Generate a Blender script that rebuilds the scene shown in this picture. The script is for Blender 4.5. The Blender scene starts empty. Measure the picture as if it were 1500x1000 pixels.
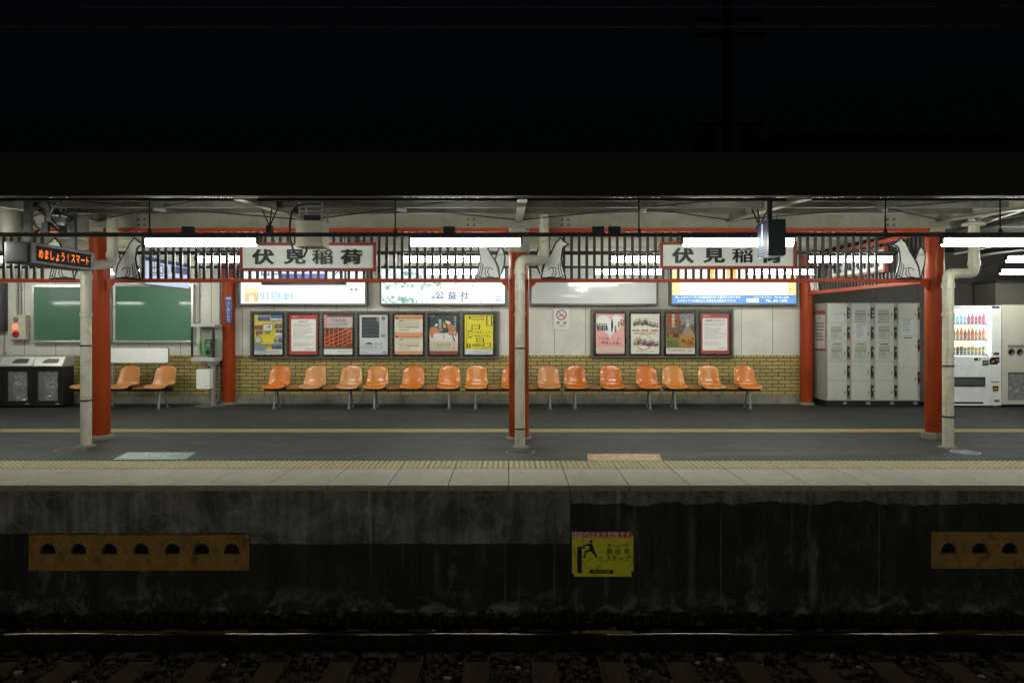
import bpy, bmesh, math, random
from mathutils import Matrix, Vector
random.seed(7)
SC = bpy.context.scene
COL = SC.collection
R = math.radians
PI = math.pi

# ------------------------------------------------------------------ camera, night sky, exposure
cam = bpy.data.cameras.new('camera')
cam.lens = 24.0; cam.sensor_width = 36.0; cam.clip_start = 0.05; cam.clip_end = 500
cam.shift_x = 5 / 1500; cam.shift_y = -25 / 1500
CAM = bpy.data.objects.new('camera', cam); COL.objects.link(CAM)
CAM.location = (0, 0, 1.6); CAM.rotation_euler = (R(90), 0, 0)
SC.camera = CAM
W = bpy.data.worlds.new('World'); SC.world = W; W.use_nodes = True
wt = W.node_tree
bg = wt.nodes['Background']
sky = wt.nodes.new('ShaderNodeTexSky'); sky.sky_type = 'NISHITA'; sky.sun_disc = False
sky.sun_elevation = R(-4.0); sky.sun_rotation = R(190); sky.air_density = 1.0; sky.dust_density = 0.5; sky.ozone_density = 3.0
glow = wt.nodes.new('ShaderNodeVectorMath'); glow.operation = 'ADD'; glow.inputs[1].default_value = (.0050, .0105, .0060)   # town glow in the night air
wt.links.new(sky.outputs[0], glow.inputs[0]); wt.links.new(glow.outputs[0], bg.inputs[0]); bg.inputs[1].default_value = 0.10
SC.view_settings.view_transform = 'Standard'; SC.view_settings.look = 'None'
SC.view_settings.exposure = 0.0; SC.view_settings.gamma = 1.0
SC.render.engine = 'CYCLES'
SC.cycles.max_bounces = 8; SC.cycles.diffuse_bounces = 5; SC.cycles.glossy_bounces = 4
SC.cycles.sample_clamp_indirect = 6.0; SC.cycles.use_denoising = True
LAMP = 50.0        # radiance of the fluorescent lamps

# ------------------------------------------------------------------ materials
def s2l(c):
    return tuple((x / 255 / 12.92) if x / 255 <= .04045 else ((x / 255 + .055) / 1.055) ** 2.4 for x in c)

def nd(nt, typ, **kw):
    n = nt.nodes.new(typ)
    for k, v in kw.items():
        if k in n.inputs: n.inputs[k].default_value = v
        else: setattr(n, k, v)
    return n

def ramp(nt, fac, stops):
    r = nt.nodes.new('ShaderNodeValToRGB')
    while len(r.color_ramp.elements) < len(stops): r.color_ramp.elements.new(0.5)
    for e, (p, c) in zip(r.color_ramp.elements, stops):
        e.position = p; e.color = (c[0], c[1], c[2], 1) if isinstance(c, (tuple, list)) else (c, c, c, 1)
    nt.links.new(fac, r.inputs[0]); return r.outputs[0]

def mixc(nt, fac, a, b, mode='MIX'):
    m = nt.nodes.new('ShaderNodeMix'); m.data_type = 'RGBA'; m.blend_type = mode
    for s, v in ((0, fac), (6, a), (7, b)):
        if hasattr(v, 'is_output'): nt.links.new(v, m.inputs[s])
        elif s == 0: m.inputs[0].default_value = v
        else: m.inputs[s].default_value = (v[0], v[1], v[2], 1)
    return m.outputs[2]

def coords(nt, scale=(1, 1, 1), geo=True):
    if geo:
        g = nt.nodes.new('ShaderNodeNewGeometry'); src = g.outputs['Position']
    else:
        g = nt.nodes.new('ShaderNodeTexCoord'); src = g.outputs['Object']
    m = nt.nodes.new('ShaderNodeMapping'); m.inputs['Scale'].default_value = scale
    nt.links.new(src, m.inputs[0]); return m.outputs[0]

def noise(nt, vec, scale, detail=4, rough=.6, dist=0.0):
    n = nd(nt, 'ShaderNodeTexNoise', Scale=scale, Detail=detail, Roughness=rough, Distortion=dist)
    nt.links.new(vec, n.inputs['Vector']); return n.outputs['Fac']

def mat(name, col, rough=.5, metal=0, var=.12, scale=6, stretch=(1, 1, 1), bump=0, bscale=40, coat=0,
        dirt=None, dirt_amt=0, dirt_scale=3, spec=.5, rvar=.08):
    m = bpy.data.materials.new(name); m.use_nodes = True
    nt = m.node_tree; b = nt.nodes['Principled BSDF']
    v = coords(nt, stretch)
    f = noise(nt, v, scale)
    c = ramp(nt, f, [(.25, tuple(x * (1 - var) for x in col)), (.75, tuple(min(1, x * (1 + var)) for x in col))])
    if dirt:
        f2 = noise(nt, v, dirt_scale, 6, .7, .6)
        fm = ramp(nt, f2, [(.5, 0.0), (.72, dirt_amt)])
        c = mixc(nt, fm, c, dirt)
    nt.links.new(c, b.inputs['Base Color'])
    b.inputs['Metallic'].default_value = metal
    b.inputs['Specular IOR Level'].default_value = spec
    rr = ramp(nt, f, [(.3, max(0, rough - rvar)), (.7, min(1, rough + rvar))])
    nt.links.new(rr, b.inputs['Roughness'])
    if coat:
        b.inputs['Coat Weight'].default_value = coat; b.inputs['Coat Roughness'].default_value = .04
    if bump:
        bn = nd(nt, 'ShaderNodeBump', Strength=bump, Distance=.01)
        nt.links.new(noise(nt, v, bscale, 5), bn.inputs['Height']); nt.links.new(bn.outputs[0], b.inputs['Normal'])
    return m

def emis(name, col, st):
    m = bpy.data.materials.new(name); m.use_nodes = True
    b = m.node_tree.nodes['Principled BSDF']
    b.inputs['Base Color'].default_value = (.12 * col[0], .12 * col[1], .12 * col[2], 1)
    b.inputs['Emission Color'].default_value = (col[0], col[1], col[2], 1)
    b.inputs['Emission Strength'].default_value = st
    b.inputs['Roughness'].default_value = .3
    return m

_pc = {}
def P(r, g, b):
    """printed paper / film colour given as sRGB"""
    k = (r, g, b)
    if k not in _pc:
        c = s2l(k); _pc[k] = mat('print_%02x%02x%02x' % k, tuple(x * .82 for x in c), .42, var=.04, scale=30, coat=.35)
    return _pc[k]
_ec = {}
def E(r, g, b, st):
    """backlit film colour"""
    k = (r, g, b, st)
    if k not in _ec: _ec[k] = emis('backlit_%02x%02x%02x_%d' % (r, g, b, st * 100), s2l((r, g, b)), st)
    return _ec[k]

RED = mat('vermilion_paint', (.295, .043, .0085), .38, var=.10, scale=2.5, bump=.05, bscale=15, spec=.16, dirt=(.13, .018, .008), dirt_amt=.6, dirt_scale=2.2, stretch=(1, 1, .5))
def chips(m, rust, dens=.70):
    nt = m.node_tree; b = nt.nodes['Principled BSDF']; src = b.inputs['Base Color'].links[0].from_socket
    v = coords(nt); f = ramp(nt, noise(nt, v, 26, 3, .6, .3), [(dens, 0.0), (dens + .02, .9)])
    run = ramp(nt, noise(nt, coords(nt, (14, 14, .7)), 1.6, 4, .6), [(.56, 0.0), (.72, .45)])
    c = mixc(nt, run, src, tuple(x * .45 for x in rust)); nt.links.new(mixc(nt, f, c, rust), b.inputs['Base Color'])
chips(RED, (.11, .030, .012))
REDRAIL = mat('vermilion_rail_paint', (.40, .055, .014), .5, spec=.25, var=.15, scale=5)
WHITE_P = mat('cream_steel_paint', (.37, .36, .28), .5, var=.10, scale=4, bump=.04, dirt=(.25, .2, .11), dirt_amt=.6, dirt_scale=3.5)
PIPE_W = mat('drain_pipe_paint', (.60, .58, .47), .42, var=.07, scale=5, dirt=(.30, .24, .13), dirt_amt=.55, dirt_scale=5)
chips(PIPE_W, (.30, .24, .15), .69)
CEIL = mat('soffit_board', (.038, .035, .026), .7, var=.35, scale=2.2, dirt=(.085, .075, .05), dirt_amt=.9, dirt_scale=1.7, bump=.1)  # darkened so the colour carries the shade above the hooded lamps
BLACK = mat('black_metal', (.012, .013, .015), .42, var=.2)
BLACKSLAT = mat('black_slat_paint', (.014, .016, .017), .5, var=.25)
DGREY = mat('dark_grey_metal', (.06, .062, .065), .5)
GREY = mat('grey_metal', (.28, .28, .27), .45, metal=.3)
STEEL = mat('stainless_steel', (.42, .42, .40), .40, metal=.35, var=.05, scale=3)
ALU = mat('aluminium_frame', (.60, .60, .57), .35, metal=.7, var=.06)
GLASSM = bpy.data.materials.new('clear_glass'); GLASSM.use_nodes = True
_b = GLASSM.node_tree.nodes['Principled BSDF']; _b.inputs['Roughness'].default_value = .03
_b.inputs['Alpha'].default_value = .12; _b.inputs['Base Color'].default_value = (.8, .85, .85, 1)
RUBBER = mat('black_rubber', (.02, .02, .02), .6)

# ------------------------------------------------------------------ mesh helpers
FRONT = lambda x, y, z: Matrix.Translation((x, y, z)) @ Matrix.Rotation(R(90), 4, 'X')                 # faces the tracks (-Y)
FACE_R = lambda x, y, z: Matrix.Translation((x, y, z)) @ Matrix(((0, 0, 1, 0), (1, 0, 0, 0), (0, 1, 0, 0), (0, 0, 0, 1)))   # faces +X
FACE_L = lambda x, y, z: Matrix.Translation((x, y, z)) @ Matrix(((0, 0, -1, 0), (-1, 0, 0, 0), (0, 1, 0, 0), (0, 0, 0, 1)))  # faces -X
FLOORM = lambda x, y, z: Matrix.Translation((x, y, z))
def pos(px, py, D): return Vector(((px - 745) * D / 1000, D, 1.6 - (py - 475) * D / 1000))

_curve_cache = {}
def curve_mesh(kind, key, offset=0.0, extrude=0.0, holes=None):
    k = (kind, str(key), round(offset, 5), round(extrude, 5))
    if k in _curve_cache: return _curve_cache[k]
    if kind == 'text':
        c = bpy.data.curves.new('tmp', 'FONT'); c.body = key; c.size = 1.0; c.resolution_u = 3
        c.offset = offset; c.align_x = 'CENTER'; c.align_y = 'CENTER'
    else:
        c = bpy.data.curves.new('tmp', 'CURVE'); c.dimensions = '2D'; c.fill_mode = 'BOTH' if extrude else 'FRONT'
        for ol in key:
            sp = c.splines.new('POLY'); sp.points.add(len(ol) - 1)
            for p, q in zip(sp.points, ol): p.co = (q[0], q[1], 0, 1)
            sp.use_cyclic_u = True
    c.extrude = extrude
    o = bpy.data.objects.new('tmp', c); COL.objects.link(o)
    bpy.context.view_layer.update()
    ev = o.evaluated_get(bpy.context.evaluated_depsgraph_get()); me = ev.to_mesh()
    res = ([v.co.copy() for v in me.vertices], [tuple(p.vertices) for p in me.polygons])
    ev.to_mesh_clear(); bpy.data.objects.remove(o); bpy.data.curves.remove(c)
    _curve_cache[k] = res
    return res

class MB:
    def __init__(s): s.v = []; s.f = []; s.mi = []; s.sm = []; s.mats = []
    def m(s, mt):
        if mt is None: return 0
        if mt not in s.mats: s.mats.append(mt)
        return s.mats.index(mt)
    def add(s, vs, fs, mt=None, M=None, smooth=False):
        n = len(s.v); i = s.m(mt)
        s.v += [(M @ Vector(v)) if M is not None else Vector(v) for v in vs]
        for f in fs: s.f.append(tuple(a + n for a in f)); s.mi.append(i); s.sm.append(smooth)
    def box(s, x0, x1, y0, y1, z0, z1, mt=None, M=None):
        s.add([(x, y, z) for x in (x0, x1) for y in (y0, y1) for z in (z0, z1)],
              [(0, 1, 3, 2), (4, 6, 7, 5), (0, 4, 5, 1), (2, 3, 7, 6), (0, 2, 6, 4), (1, 5, 7, 3)], mt, M)
        return s
    def pb(s, x0, y0, x1, y1, D, t, mt=None):
        """box whose front face fills that rectangle as seen at depth D"""
        a = pos(x0, y1, D); b = pos(x1, y0, D)
        return s.box(a.x, b.x, D, D + t, a.z, b.z, mt)
    def quad(s, x0, z0, x1, z1, M, mt, off=0.0):
        s.add([(x0, z0, off), (x1, z0, off), (x1, z1, off), (x0, z1, off)], [(0, 1, 2, 3)], mt, M); return s
    def cyl(s, p0, p1, r, mt=None, n=12, r2=None, M=None):
        p0 = Vector(p0); p1 = Vector(p1); r2 = r if r2 is None else r2
        d = (p1 - p0).normalized(); a = d.orthogonal().normalized(); b = d.cross(a)
        vs = []
        for p, q in ((p0, r), (p1, r2)):
            vs += [p + a * math.cos(2 * PI * k / n) * q + b * math.sin(2 * PI * k / n) * q for k in range(n)]
        s.add(vs, [(k, (k + 1) % n, n + (k + 1) % n, n + k) for k in range(n)], mt, M, True)
        s.add(vs, [tuple(range(n))[::-1], tuple(range(n, 2 * n))], mt, M)
        return s
    def tube(s, pts, r, mt=None, n=8, M=None):
        pts = [Vector(p) for p in pts]; vs = []; a = None
        for i, p in enumerate(pts):
            d = (pts[min(i + 1, len(pts) - 1)] - pts[max(i - 1, 0)]).normalized()
            a = d.orthogonal().normalized() if a is None else (a - d * a.dot(d)).normalized()
            b = d.cross(a)
            vs += [p + a * math.cos(2 * PI * k / n) * r + b * math.sin(2 * PI * k / n) * r for k in range(n)]
        L = len(pts)
        s.add(vs, [(i * n + k, i * n + (k + 1) % n, (i + 1) * n + (k + 1) % n, (i + 1) * n + k) for i in range(L - 1) for k in range(n)], mt, M, True)
        s.add(vs, [tuple(range(n))[::-1], tuple(range((L - 1) * n, L * n))], mt, M)
        return s
    def lathe(s, prof, c, mt=None, n=24):
        vs = []
        for r, z in prof: vs += [(c[0] + r * math.cos(2 * PI * k / n), c[1] + r * math.sin(2 * PI * k / n), c[2] + z) for k in range(n)]
        s.add(vs, [(i * n + k, i * n + (k + 1) % n, (i + 1) * n + (k + 1) % n, (i + 1) * n + k) for i in range(len(prof) - 1) for k in range(n)], mt, None, True)
        return s
    def shape(s, outlines, M, mt, thick=0.0, off=0.0):
        vs, fs = curve_mesh('shape', outlines, 0, thick / 2)
        s.add([(v.x, v.y, v.z - thick / 2 + off) for v in vs], fs, mt, M); return s
    def disc(s, cx, cz, r, M, mt, off=0.0, n=24, r_in=0):
        if r_in:
            vs = [(cx + q * math.cos(2 * PI * k / n), cz + q * math.sin(2 * PI * k / n), off) for q in (r, r_in) for k in range(n)]
            s.add(vs, [(k, (k + 1) % n, n + (k + 1) % n, n + k) for k in range(n)], mt, M)
        else:
            s.add([(cx + r * math.cos(2 * PI * k / n), cz + r * math.sin(2 * PI * k / n), off) for k in range(n)], [tuple(range(n))], mt, M)
        return s
    def text(s, body, size, M, mt, x=0, z=0, off=0.0, bold=0.0, wide=1.0, thick=0.0, tall=1.0):
        """centred text; size = height of a capital / kanji"""
        vs, fs = curve_mesh('text', body, bold, thick / 2)
        if not vs: return s
        cx = (min(v.x for v in vs) + max(v.x for v in vs)) / 2; cy = (min(v.y for v in vs) + max(v.y for v in vs)) / 2
        k = size
        s.add([((v.x - cx) * k * wide + x, (v.y - cy) * k * tall + z, v.z + off) for v in vs], fs, mt, M); return s
    def build(s, name, mt=None, parent=None, bevel=0, angle=35, origin=None, mod=None, hard=True):
        me = bpy.data.meshes.new(name)
        o_ = Vector(origin) if origin is not None else (Vector(parent['_o']) if parent is not None else Vector((0, 0, 0)))
        me.from_pydata([tuple(v - o_) for v in s.v], [], s.f)
        mats = s.mats if s.mats else [mt]
        for q in mats: me.materials.append(q)
        me.polygons.foreach_set('material_index', s.mi if s.mats else [0] * len(s.f))
        me.polygons.foreach_set('use_smooth', s.sm)
        me.update()
        if any(s.sm):
            bm = bmesh.new(); bm.from_mesh(me); bmesh.ops.remove_doubles(bm, verts=bm.verts, dist=1e-6); bm.to_mesh(me); bm.free()
            if hard: me.set_sharp_from_angle(angle=R(angle))
        o = bpy.data.objects.new(name, me); COL.objects.link(o)
        o['_o'] = tuple(o_)
        if parent is not None: o.parent = parent
        else: o.location = o_
        if bevel:
            b = o.modifiers.new('bevel', 'BEVEL'); b.width = bevel; b.segments = 2; b.limit_method = 'ANGLE'; b.angle_limit = R(50)
            b.harden_normals = False
        return o

def tag(o, label=None, cat=None, group=None, kind=None):
    if label: o['label'] = label
    if cat: o['category'] = cat
    if group: o['group'] = group
    if kind: o['kind'] = kind
    return o
def thing(name, loc, label, cat, group=None):
    o = bpy.data.objects.new(name, None); COL.objects.link(o); o.empty_display_size = .2
    o.location = loc; o['_o'] = tuple(loc)
    return tag(o, label, cat, group, 'thing')
def copy_tree(o, loc=None, label=None, parent=None):
    c = o.copy(); COL.objects.link(c)
    if parent is not None: c.parent = parent
    if loc is not None: c.location = loc
    if label: c['label'] = label
    for ch in o.children: copy_tree(ch, parent=c)
    return c
def rrect(x0, z0, x1, z1, r, n=5):
    p = []
    for cx, cz, a in ((x1 - r, z1 - r, 0), (x0 + r, z1 - r, 90), (x0 + r, z0 + r, 180), (x1 - r, z0 + r, 270)):
        p += [(round(cx + r * math.cos(R(a + 90 * k / n)), 5), round(cz + r * math.sin(R(a + 90 * k / n)), 5)) for k in range(n + 1)]
    return p

# ------------------------------------------------------------------ the setting: ground, platform, track bed
def asphalt():
    m = bpy.data.materials.new('asphalt'); m.use_nodes = True; nt = m.node_tree; b = nt.nodes['Principled BSDF']
    v = coords(nt)
    big = noise(nt, coords(nt, (.5, 1.6, 1)), 1.1, 5, .65, 1.2)
    c = ramp(nt, big, [(.3, (.013, .017, .0153)), (.48, (.022, .0275, .025)), (.62, (.031, .0365, .033)), (.8, (.054, .060, .054))])
    fine = noise(nt, v, 160, 2, .8)
    c = mixc(nt, .55, c, ramp(nt, fine, [(.35, .3), (.7, 1.0)]), 'MULTIPLY')
    c = mixc(nt, ramp(nt, noise(nt, v, 330, 1, .5), [(.70, 0.0), (.74, .55)]), c, (.16, .16, .15))
    spots = nd(nt, 'ShaderNodeTexVoronoi', Scale=2.6); nt.links.new(v, spots.inputs['Vector'])
    c = mixc(nt, ramp(nt, spots.outputs['Distance'], [(.07, .8), (.11, 0.0)]), c, (.013, .014, .013))
    worn = noise(nt, coords(nt, (.35, 2.4, 1)), 2.6, 6, .72, .5)
    c = mixc(nt, .8, c, ramp(nt, worn, [(.34, .50), (.50, 1.0), (.66, 1.6)]), 'MULTIPLY')
    nt.links.new(c, b.inputs['Base Color'])
    nt.links.new(ramp(nt, big, [(.3, .55), (.7, .80)]), b.inputs['Roughness'])
    bn = nd(nt, 'ShaderNodeBump', Strength=.55, Distance=.006); nt.links.new(fine, bn.inputs['Height']); nt.links.new(bn.outputs[0], b.inputs['Normal'])
    return m
def speckle(name, base, dark, rough=.8, sc=140):
    m = bpy.data.materials.new(name); m.use_nodes = True; nt = m.node_tree; b = nt.nodes['Principled BSDF']
    v = coords(nt)
    c = ramp(nt, noise(nt, v, sc, 3, .8), [(.35, dark), (.62, base)])
    c = mixc(nt, .5, c, ramp(nt, noise(nt, v, 2.2, 5, .7, 1), [(.3, .62), (.7, 1.0)]), 'MULTIPLY')
    nt.links.new(c, b.inputs['Base Color']); b.inputs['Roughness'].default_value = rough
    bn = nd(nt, 'ShaderNodeBump', Strength=.3, Distance=.004); nt.links.new(noise(nt, v, sc, 3), bn.inputs['Height']); nt.links.new(bn.outputs[0], b.inputs['Normal'])
    return m
ASPH = asphalt()
COPE = speckle('coping_concrete', (.50, .475, .385), (.25, .24, .19))
COPE_F = mat('coping_edge_concrete', (.20, .185, .14), .85, var=.25, dirt=(.03, .028, .02), dirt_amt=.9, dirt_scale=4, bump=.3)
TACT = speckle('tactile_paving', (.31, .275, .14), (.16, .14, .07), .75, 90)
TACTD = mat('tactile_dome', (.53, .475, .26), .7, var=.25, scale=12)
YLINE = mat('yellow_floor_line', (.27, .215, .085), .7, var=.2, scale=14, dirt=(.16, .12, .06), dirt_amt=.6, dirt_scale=5)
LID = mat('cast_iron_lid', (.07, .072, .072), .6, bump=.4, bscale=50)

g = MB(); g.box(-14, 14, 7.995, 17, -1.5, 0, None); tag(g.build('platform_floor', ASPH), kind='structure')
g = MB()
for k in range(-16, 17):
    x = k * .6
    g.box(x + .0035, x + .5965, 6.78, 7.56, -.055, .004, COPE)
o = tag(g.build('platform_coping_floor', bevel=.006), kind='structure')
g = MB(); g.box(-10, 10, 6.87, 7.555, -.30, -.0555, COPE_F)
tag(g.build('coping_support_floor'), kind='structure')
g = MB()
for k in range(-33, 34):
    x = k * .3
    g.box(x + .003, x + .297, 7.564, 7.99, -.05, .004, TACT)
    for i in range(5):
        for j in range(7):
            cx = x + .03 + i * .06; cy = 7.597 + j * .06
            n = 8; vs = []
            for r, z in ((.019, .0042), (.012, .0105)):
                vs += [(cx + r * math.cos(2 * PI * q / n), cy + r * math.sin(2 * PI * q / n), z) for q in range(n)]
            g.add(vs, [(q, (q + 1) % n, n + (q + 1) % n, n + q) for q in range(n)] + [tuple(range(n, 2 * n))], TACTD)
tag(g.build('tactile_paving_floor'), kind='structure')
g = MB(); g.box(-10, 10, 7.94, 7.994, -.05, -.002, COPE_F); tag(g.build('tactile_paving_bed_floor'), kind='structure')
g = MB()
for k in range(-34, 34): g.box(k * .3 + .0015, k * .3 + .2985, 10.12, 10.44, .001, .0045, YLINE)
tag(g.build('yellow_line_floor_marking'), kind='structure')

# platform face wall, with the two openings for the step panels
def grimy(name, c0, c1, c2, cells=False, streaks=()):
    m = bpy.data.materials.new(name); m.use_nodes = True; nt = m.node_tree; b = nt.nodes['Principled BSDF']
    v = coords(nt)
    n1 = noise(nt, v, 1.6, 8, .68, .8)
    c = ramp(nt, n1, [(.38, c0), (.58, c1), (.76, c2)])
    st = noise(nt, coords(nt, (5, 1, .32)), 1.3, 5, .65)
    c = mixc(nt, .75, c, ramp(nt, st, [(.36, .25), (.66, 1.25)]), 'MULTIPLY')
    drip = noise(nt, coords(nt, (7, 1, .16)), 1.5, 3, .55)
    c = mixc(nt, ramp(nt, drip, [(.66, 0.0), (.76, .55)]), c, tuple(x * 1.3 for x in c2))
    blob = ramp(nt, noise(nt, coords(nt, (1.6, 1, .55)), 2.1, 8, .74, .35), [(.57, 0.0), (.70, .55)])
    c = mixc(nt, blob, c, tuple(min(.6, x * 1.9) for x in c2))
    sp = nt.nodes.new('ShaderNodeSeparateXYZ'); nt.links.new(v, sp.inputs[0])
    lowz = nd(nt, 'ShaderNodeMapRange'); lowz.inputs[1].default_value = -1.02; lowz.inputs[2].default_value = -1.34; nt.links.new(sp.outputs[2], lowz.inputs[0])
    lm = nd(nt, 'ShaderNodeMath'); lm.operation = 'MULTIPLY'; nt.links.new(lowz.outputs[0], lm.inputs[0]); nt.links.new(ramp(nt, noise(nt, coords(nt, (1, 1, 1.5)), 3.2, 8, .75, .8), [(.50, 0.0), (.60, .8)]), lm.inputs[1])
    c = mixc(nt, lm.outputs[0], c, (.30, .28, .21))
    for px, wd, za, zb_, am in streaks:      # lime runs and form joints, each at its own place on the wall
        xx = (px - 745) * 6.86 / 1000; ww = wd * 6.86 / 1000
        wob = nd(nt, 'ShaderNodeMath'); wob.operation = 'MULTIPLY_ADD'; nt.links.new(noise(nt, coords(nt, (.01, 1, 1)), 4.0, 3), wob.inputs[0]); wob.inputs[1].default_value = .05 if wd > 3 else .006; nt.links.new(sp.outputs[0], wob.inputs[2])
        d1 = nd(nt, 'ShaderNodeMath'); d1.operation = 'SUBTRACT'; nt.links.new(wob.outputs[0], d1.inputs[0]); d1.inputs[1].default_value = xx + (.025 if wd > 3 else .003)
        d2 = nd(nt, 'ShaderNodeMath'); d2.operation = 'ABSOLUTE'; nt.links.new(d1.outputs[0], d2.inputs[0])
        mr = nd(nt, 'ShaderNodeMapRange'); mr.interpolation_type = 'SMOOTHSTEP'; mr.inputs[1].default_value = ww * .9; mr.inputs[2].default_value = 0; nt.links.new(d2.outputs[0], mr.inputs[0])
        zc, zh = (za + zb_) / 2, (za - zb_) / 2
        d3 = nd(nt, 'ShaderNodeMath'); d3.operation = 'SUBTRACT'; nt.links.new(sp.outputs[2], d3.inputs[0]); d3.inputs[1].default_value = zc
        d4 = nd(nt, 'ShaderNodeMath'); d4.operation = 'ABSOLUTE'; nt.links.new(d3.outputs[0], d4.inputs[0])
        mz = nd(nt, 'ShaderNodeMapRange'); mz.interpolation_type = 'SMOOTHSTEP'; mz.inputs[1].default_value = zh; mz.inputs[2].default_value = zh * .45; nt.links.new(d4.outputs[0], mz.inputs[0])
        m1 = nd(nt, 'ShaderNodeMath'); m1.operation = 'MULTIPLY'; nt.links.new(mr.outputs[0], m1.inputs[0]); nt.links.new(mz.outputs[0], m1.inputs[1])
        m2 = nd(nt, 'ShaderNodeMath'); m2.operation = 'MULTIPLY'; nt.links.new(m1.outputs[0], m2.inputs[0]); nt.links.new(ramp(nt, noise(nt, coords(nt, (2, 1, .8)), 6, 6, .7), [(.35, .25 * am), (.65, am)]), m2.inputs[1])
        c = mixc(nt, m2.outputs[0], c, (.22, .21, .165))
    if cells:
        w = nd(nt, 'ShaderNodeVectorMath'); w.operation = 'ADD'; nt.links.new(v, w.inputs[0])
        n3 = nd(nt, 'ShaderNodeTexNoise', Scale=4.0); nt.links.new(v, n3.inputs['Vector'])
        sc = nd(nt, 'ShaderNodeVectorMath'); sc.operation = 'SCALE'; sc.inputs['Scale'].default_value = .22
        nt.links.new(n3.outputs['Color'], sc.inputs[0]); nt.links.new(sc.outputs[0], w.inputs[1])
        vo = nd(nt, 'ShaderNodeTexVoronoi', Scale=6.0); vo.feature = 'DISTANCE_TO_EDGE'; nt.links.new(w.outputs[0], vo.inputs['Vector'])
        lf = ramp(nt, vo.outputs['Distance'], [(0.0, .12), (.10, 0.0)])
        msk = ramp(nt, noise(nt, v, 2.3, 3), [(.45, 0.0), (.6, 1.0)])
        mm = nd(nt, 'ShaderNodeMath'); mm.operation = 'MULTIPLY'; nt.links.new(lf, mm.inputs[0]); nt.links.new(msk, mm.inputs[1])
        c = mixc(nt, mm.outputs[0], c, tuple(min(.8, x * 1.6) for x in c2))
    nt.links.new(c, b.inputs['Base Color']); b.inputs['Roughness'].default_value = .85
    bn = nd(nt, 'ShaderNodeBump', Strength=.6, Distance=.02); nt.links.new(noise(nt, v, 9, 8, .7), bn.inputs['Height']); nt.links.new(bn.outputs[0], b.inputs['Normal'])
    return m
STREAKS = [(1013, 9, -.12, -1.35, .55), (1192, 11, -.45, -1.30, .8), (1186, 5, -.10, -.9, .35), (1056, 2.2, -.12, -1.4, .6), (1160, 2, -.1, -.95, .4), (1288, 2, -.1, -1.3, .45), (740, 2, -.35, -1.4, .5), (812, 2.2, -.35, -1.4, .5), (888, 6, -.75, -1.2, .5), (640, 8, -.6, -1.2, .35), (1325, 12, -.1, -.45, .3), (590, 3, -.5, -.9, .3), (960, 14, -1.0, -1.35, .4)]
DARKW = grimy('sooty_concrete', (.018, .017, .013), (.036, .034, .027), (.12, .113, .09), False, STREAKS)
RENDR = grimy('stained_render', (.11, .105, .08), (.27, .26, .205), (.50, .48, .38), True, [(835, 2, 0, -.4, .4), (222, 7, .0, -.9, .3), (300, 6, .1, -.9, .3), (605, 5, .1, -.8, .3), (520, 9, .1, -.7, .25), (770, 6, .1, -.8, .3)])
FOOTC = mat('crumbling_concrete', (.16, .15, .12), .9, var=.5, scale=9, bump=.8, bscale=20)
WD = 6.86
pL = (pos(43, 835, WD), pos(366, 782, WD)); pR = (pos(1363, 832, WD), pos(1686, 778, WD))
zt = -.058; zb = -1.5
wall = thing('platform_edge_wall', (0, WD, zb), 'sooty stained concrete wall below the platform coping beside the track', 'platform wall')
g = MB()
xs = [-10.2, pL[0].x, pL[1].x, pR[0].x, pR[1].x, 10.2]
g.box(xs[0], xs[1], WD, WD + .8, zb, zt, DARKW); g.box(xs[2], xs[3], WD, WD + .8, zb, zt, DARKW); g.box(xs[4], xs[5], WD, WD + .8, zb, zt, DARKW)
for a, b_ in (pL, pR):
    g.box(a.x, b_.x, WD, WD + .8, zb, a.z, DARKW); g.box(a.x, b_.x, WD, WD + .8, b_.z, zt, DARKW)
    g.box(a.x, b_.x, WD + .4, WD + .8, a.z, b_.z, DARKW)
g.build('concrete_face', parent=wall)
# the lighter render coat over the top of the face, its lower edge broken
def coat(x0, x1, zfun, t, name):
    top = -.060; P_ = []; n = int((x1 - x0) / .022)
    for i in range(n + 1):
        x = x0 + (x1 - x0) * i / n; P_.append((x, zfun(x) + random.uniform(-.006, .006)))
    vs = []; fs = []
    for i, (x, z) in enumerate(P_):
        vs += [(x, WD - t, top), (x, WD - t, z), (x, WD, z - .004), (x, WD, top)]
    for i in range(n):
        a = 4 * i; fs += [(a, a + 1, a + 5, a + 4), (a + 1, a + 2, a + 6, a + 5)]
    fs += [(0, 3, 2, 1), (4 * n, 4 * n + 1, 4 * n + 2, 4 * n + 3)]
    q = MB(); q.add(vs, fs, RENDR); q.build(name, parent=wall)
from mathutils import noise as mnoise
sq = lambda x: .030 * mnoise.noise((x * 1.3, 3, 0)) + .020 * mnoise.noise((x * 4.1, 7, 0)) + .014 * mnoise.noise((x * 11, 1, 0))
coat(-10, pL[1].x + .01, lambda x: pos(0, 780, WD).z + .25 * sq(x), .022, 'render_coat')
coat(pL[1].x + .01, pos(835, 0, WD).x, lambda x: pos(0, 795, WD).z + .15 * sq(x), .021, 'render_coat')
coat(pos(836, 0, WD).x, 10, lambda x: pos(0, 736, WD).z + 1.5 * sq(x), .016, 'render_coat')
YEL = mat('rusty_yellow_paint', (.37, .215, .06), .8, spec=.2, var=.35, scale=5, dirt=(.10, .045, .015), dirt_amt=1.0, dirt_scale=5, bump=.5, stretch=(1.2, 1, .8))
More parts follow.
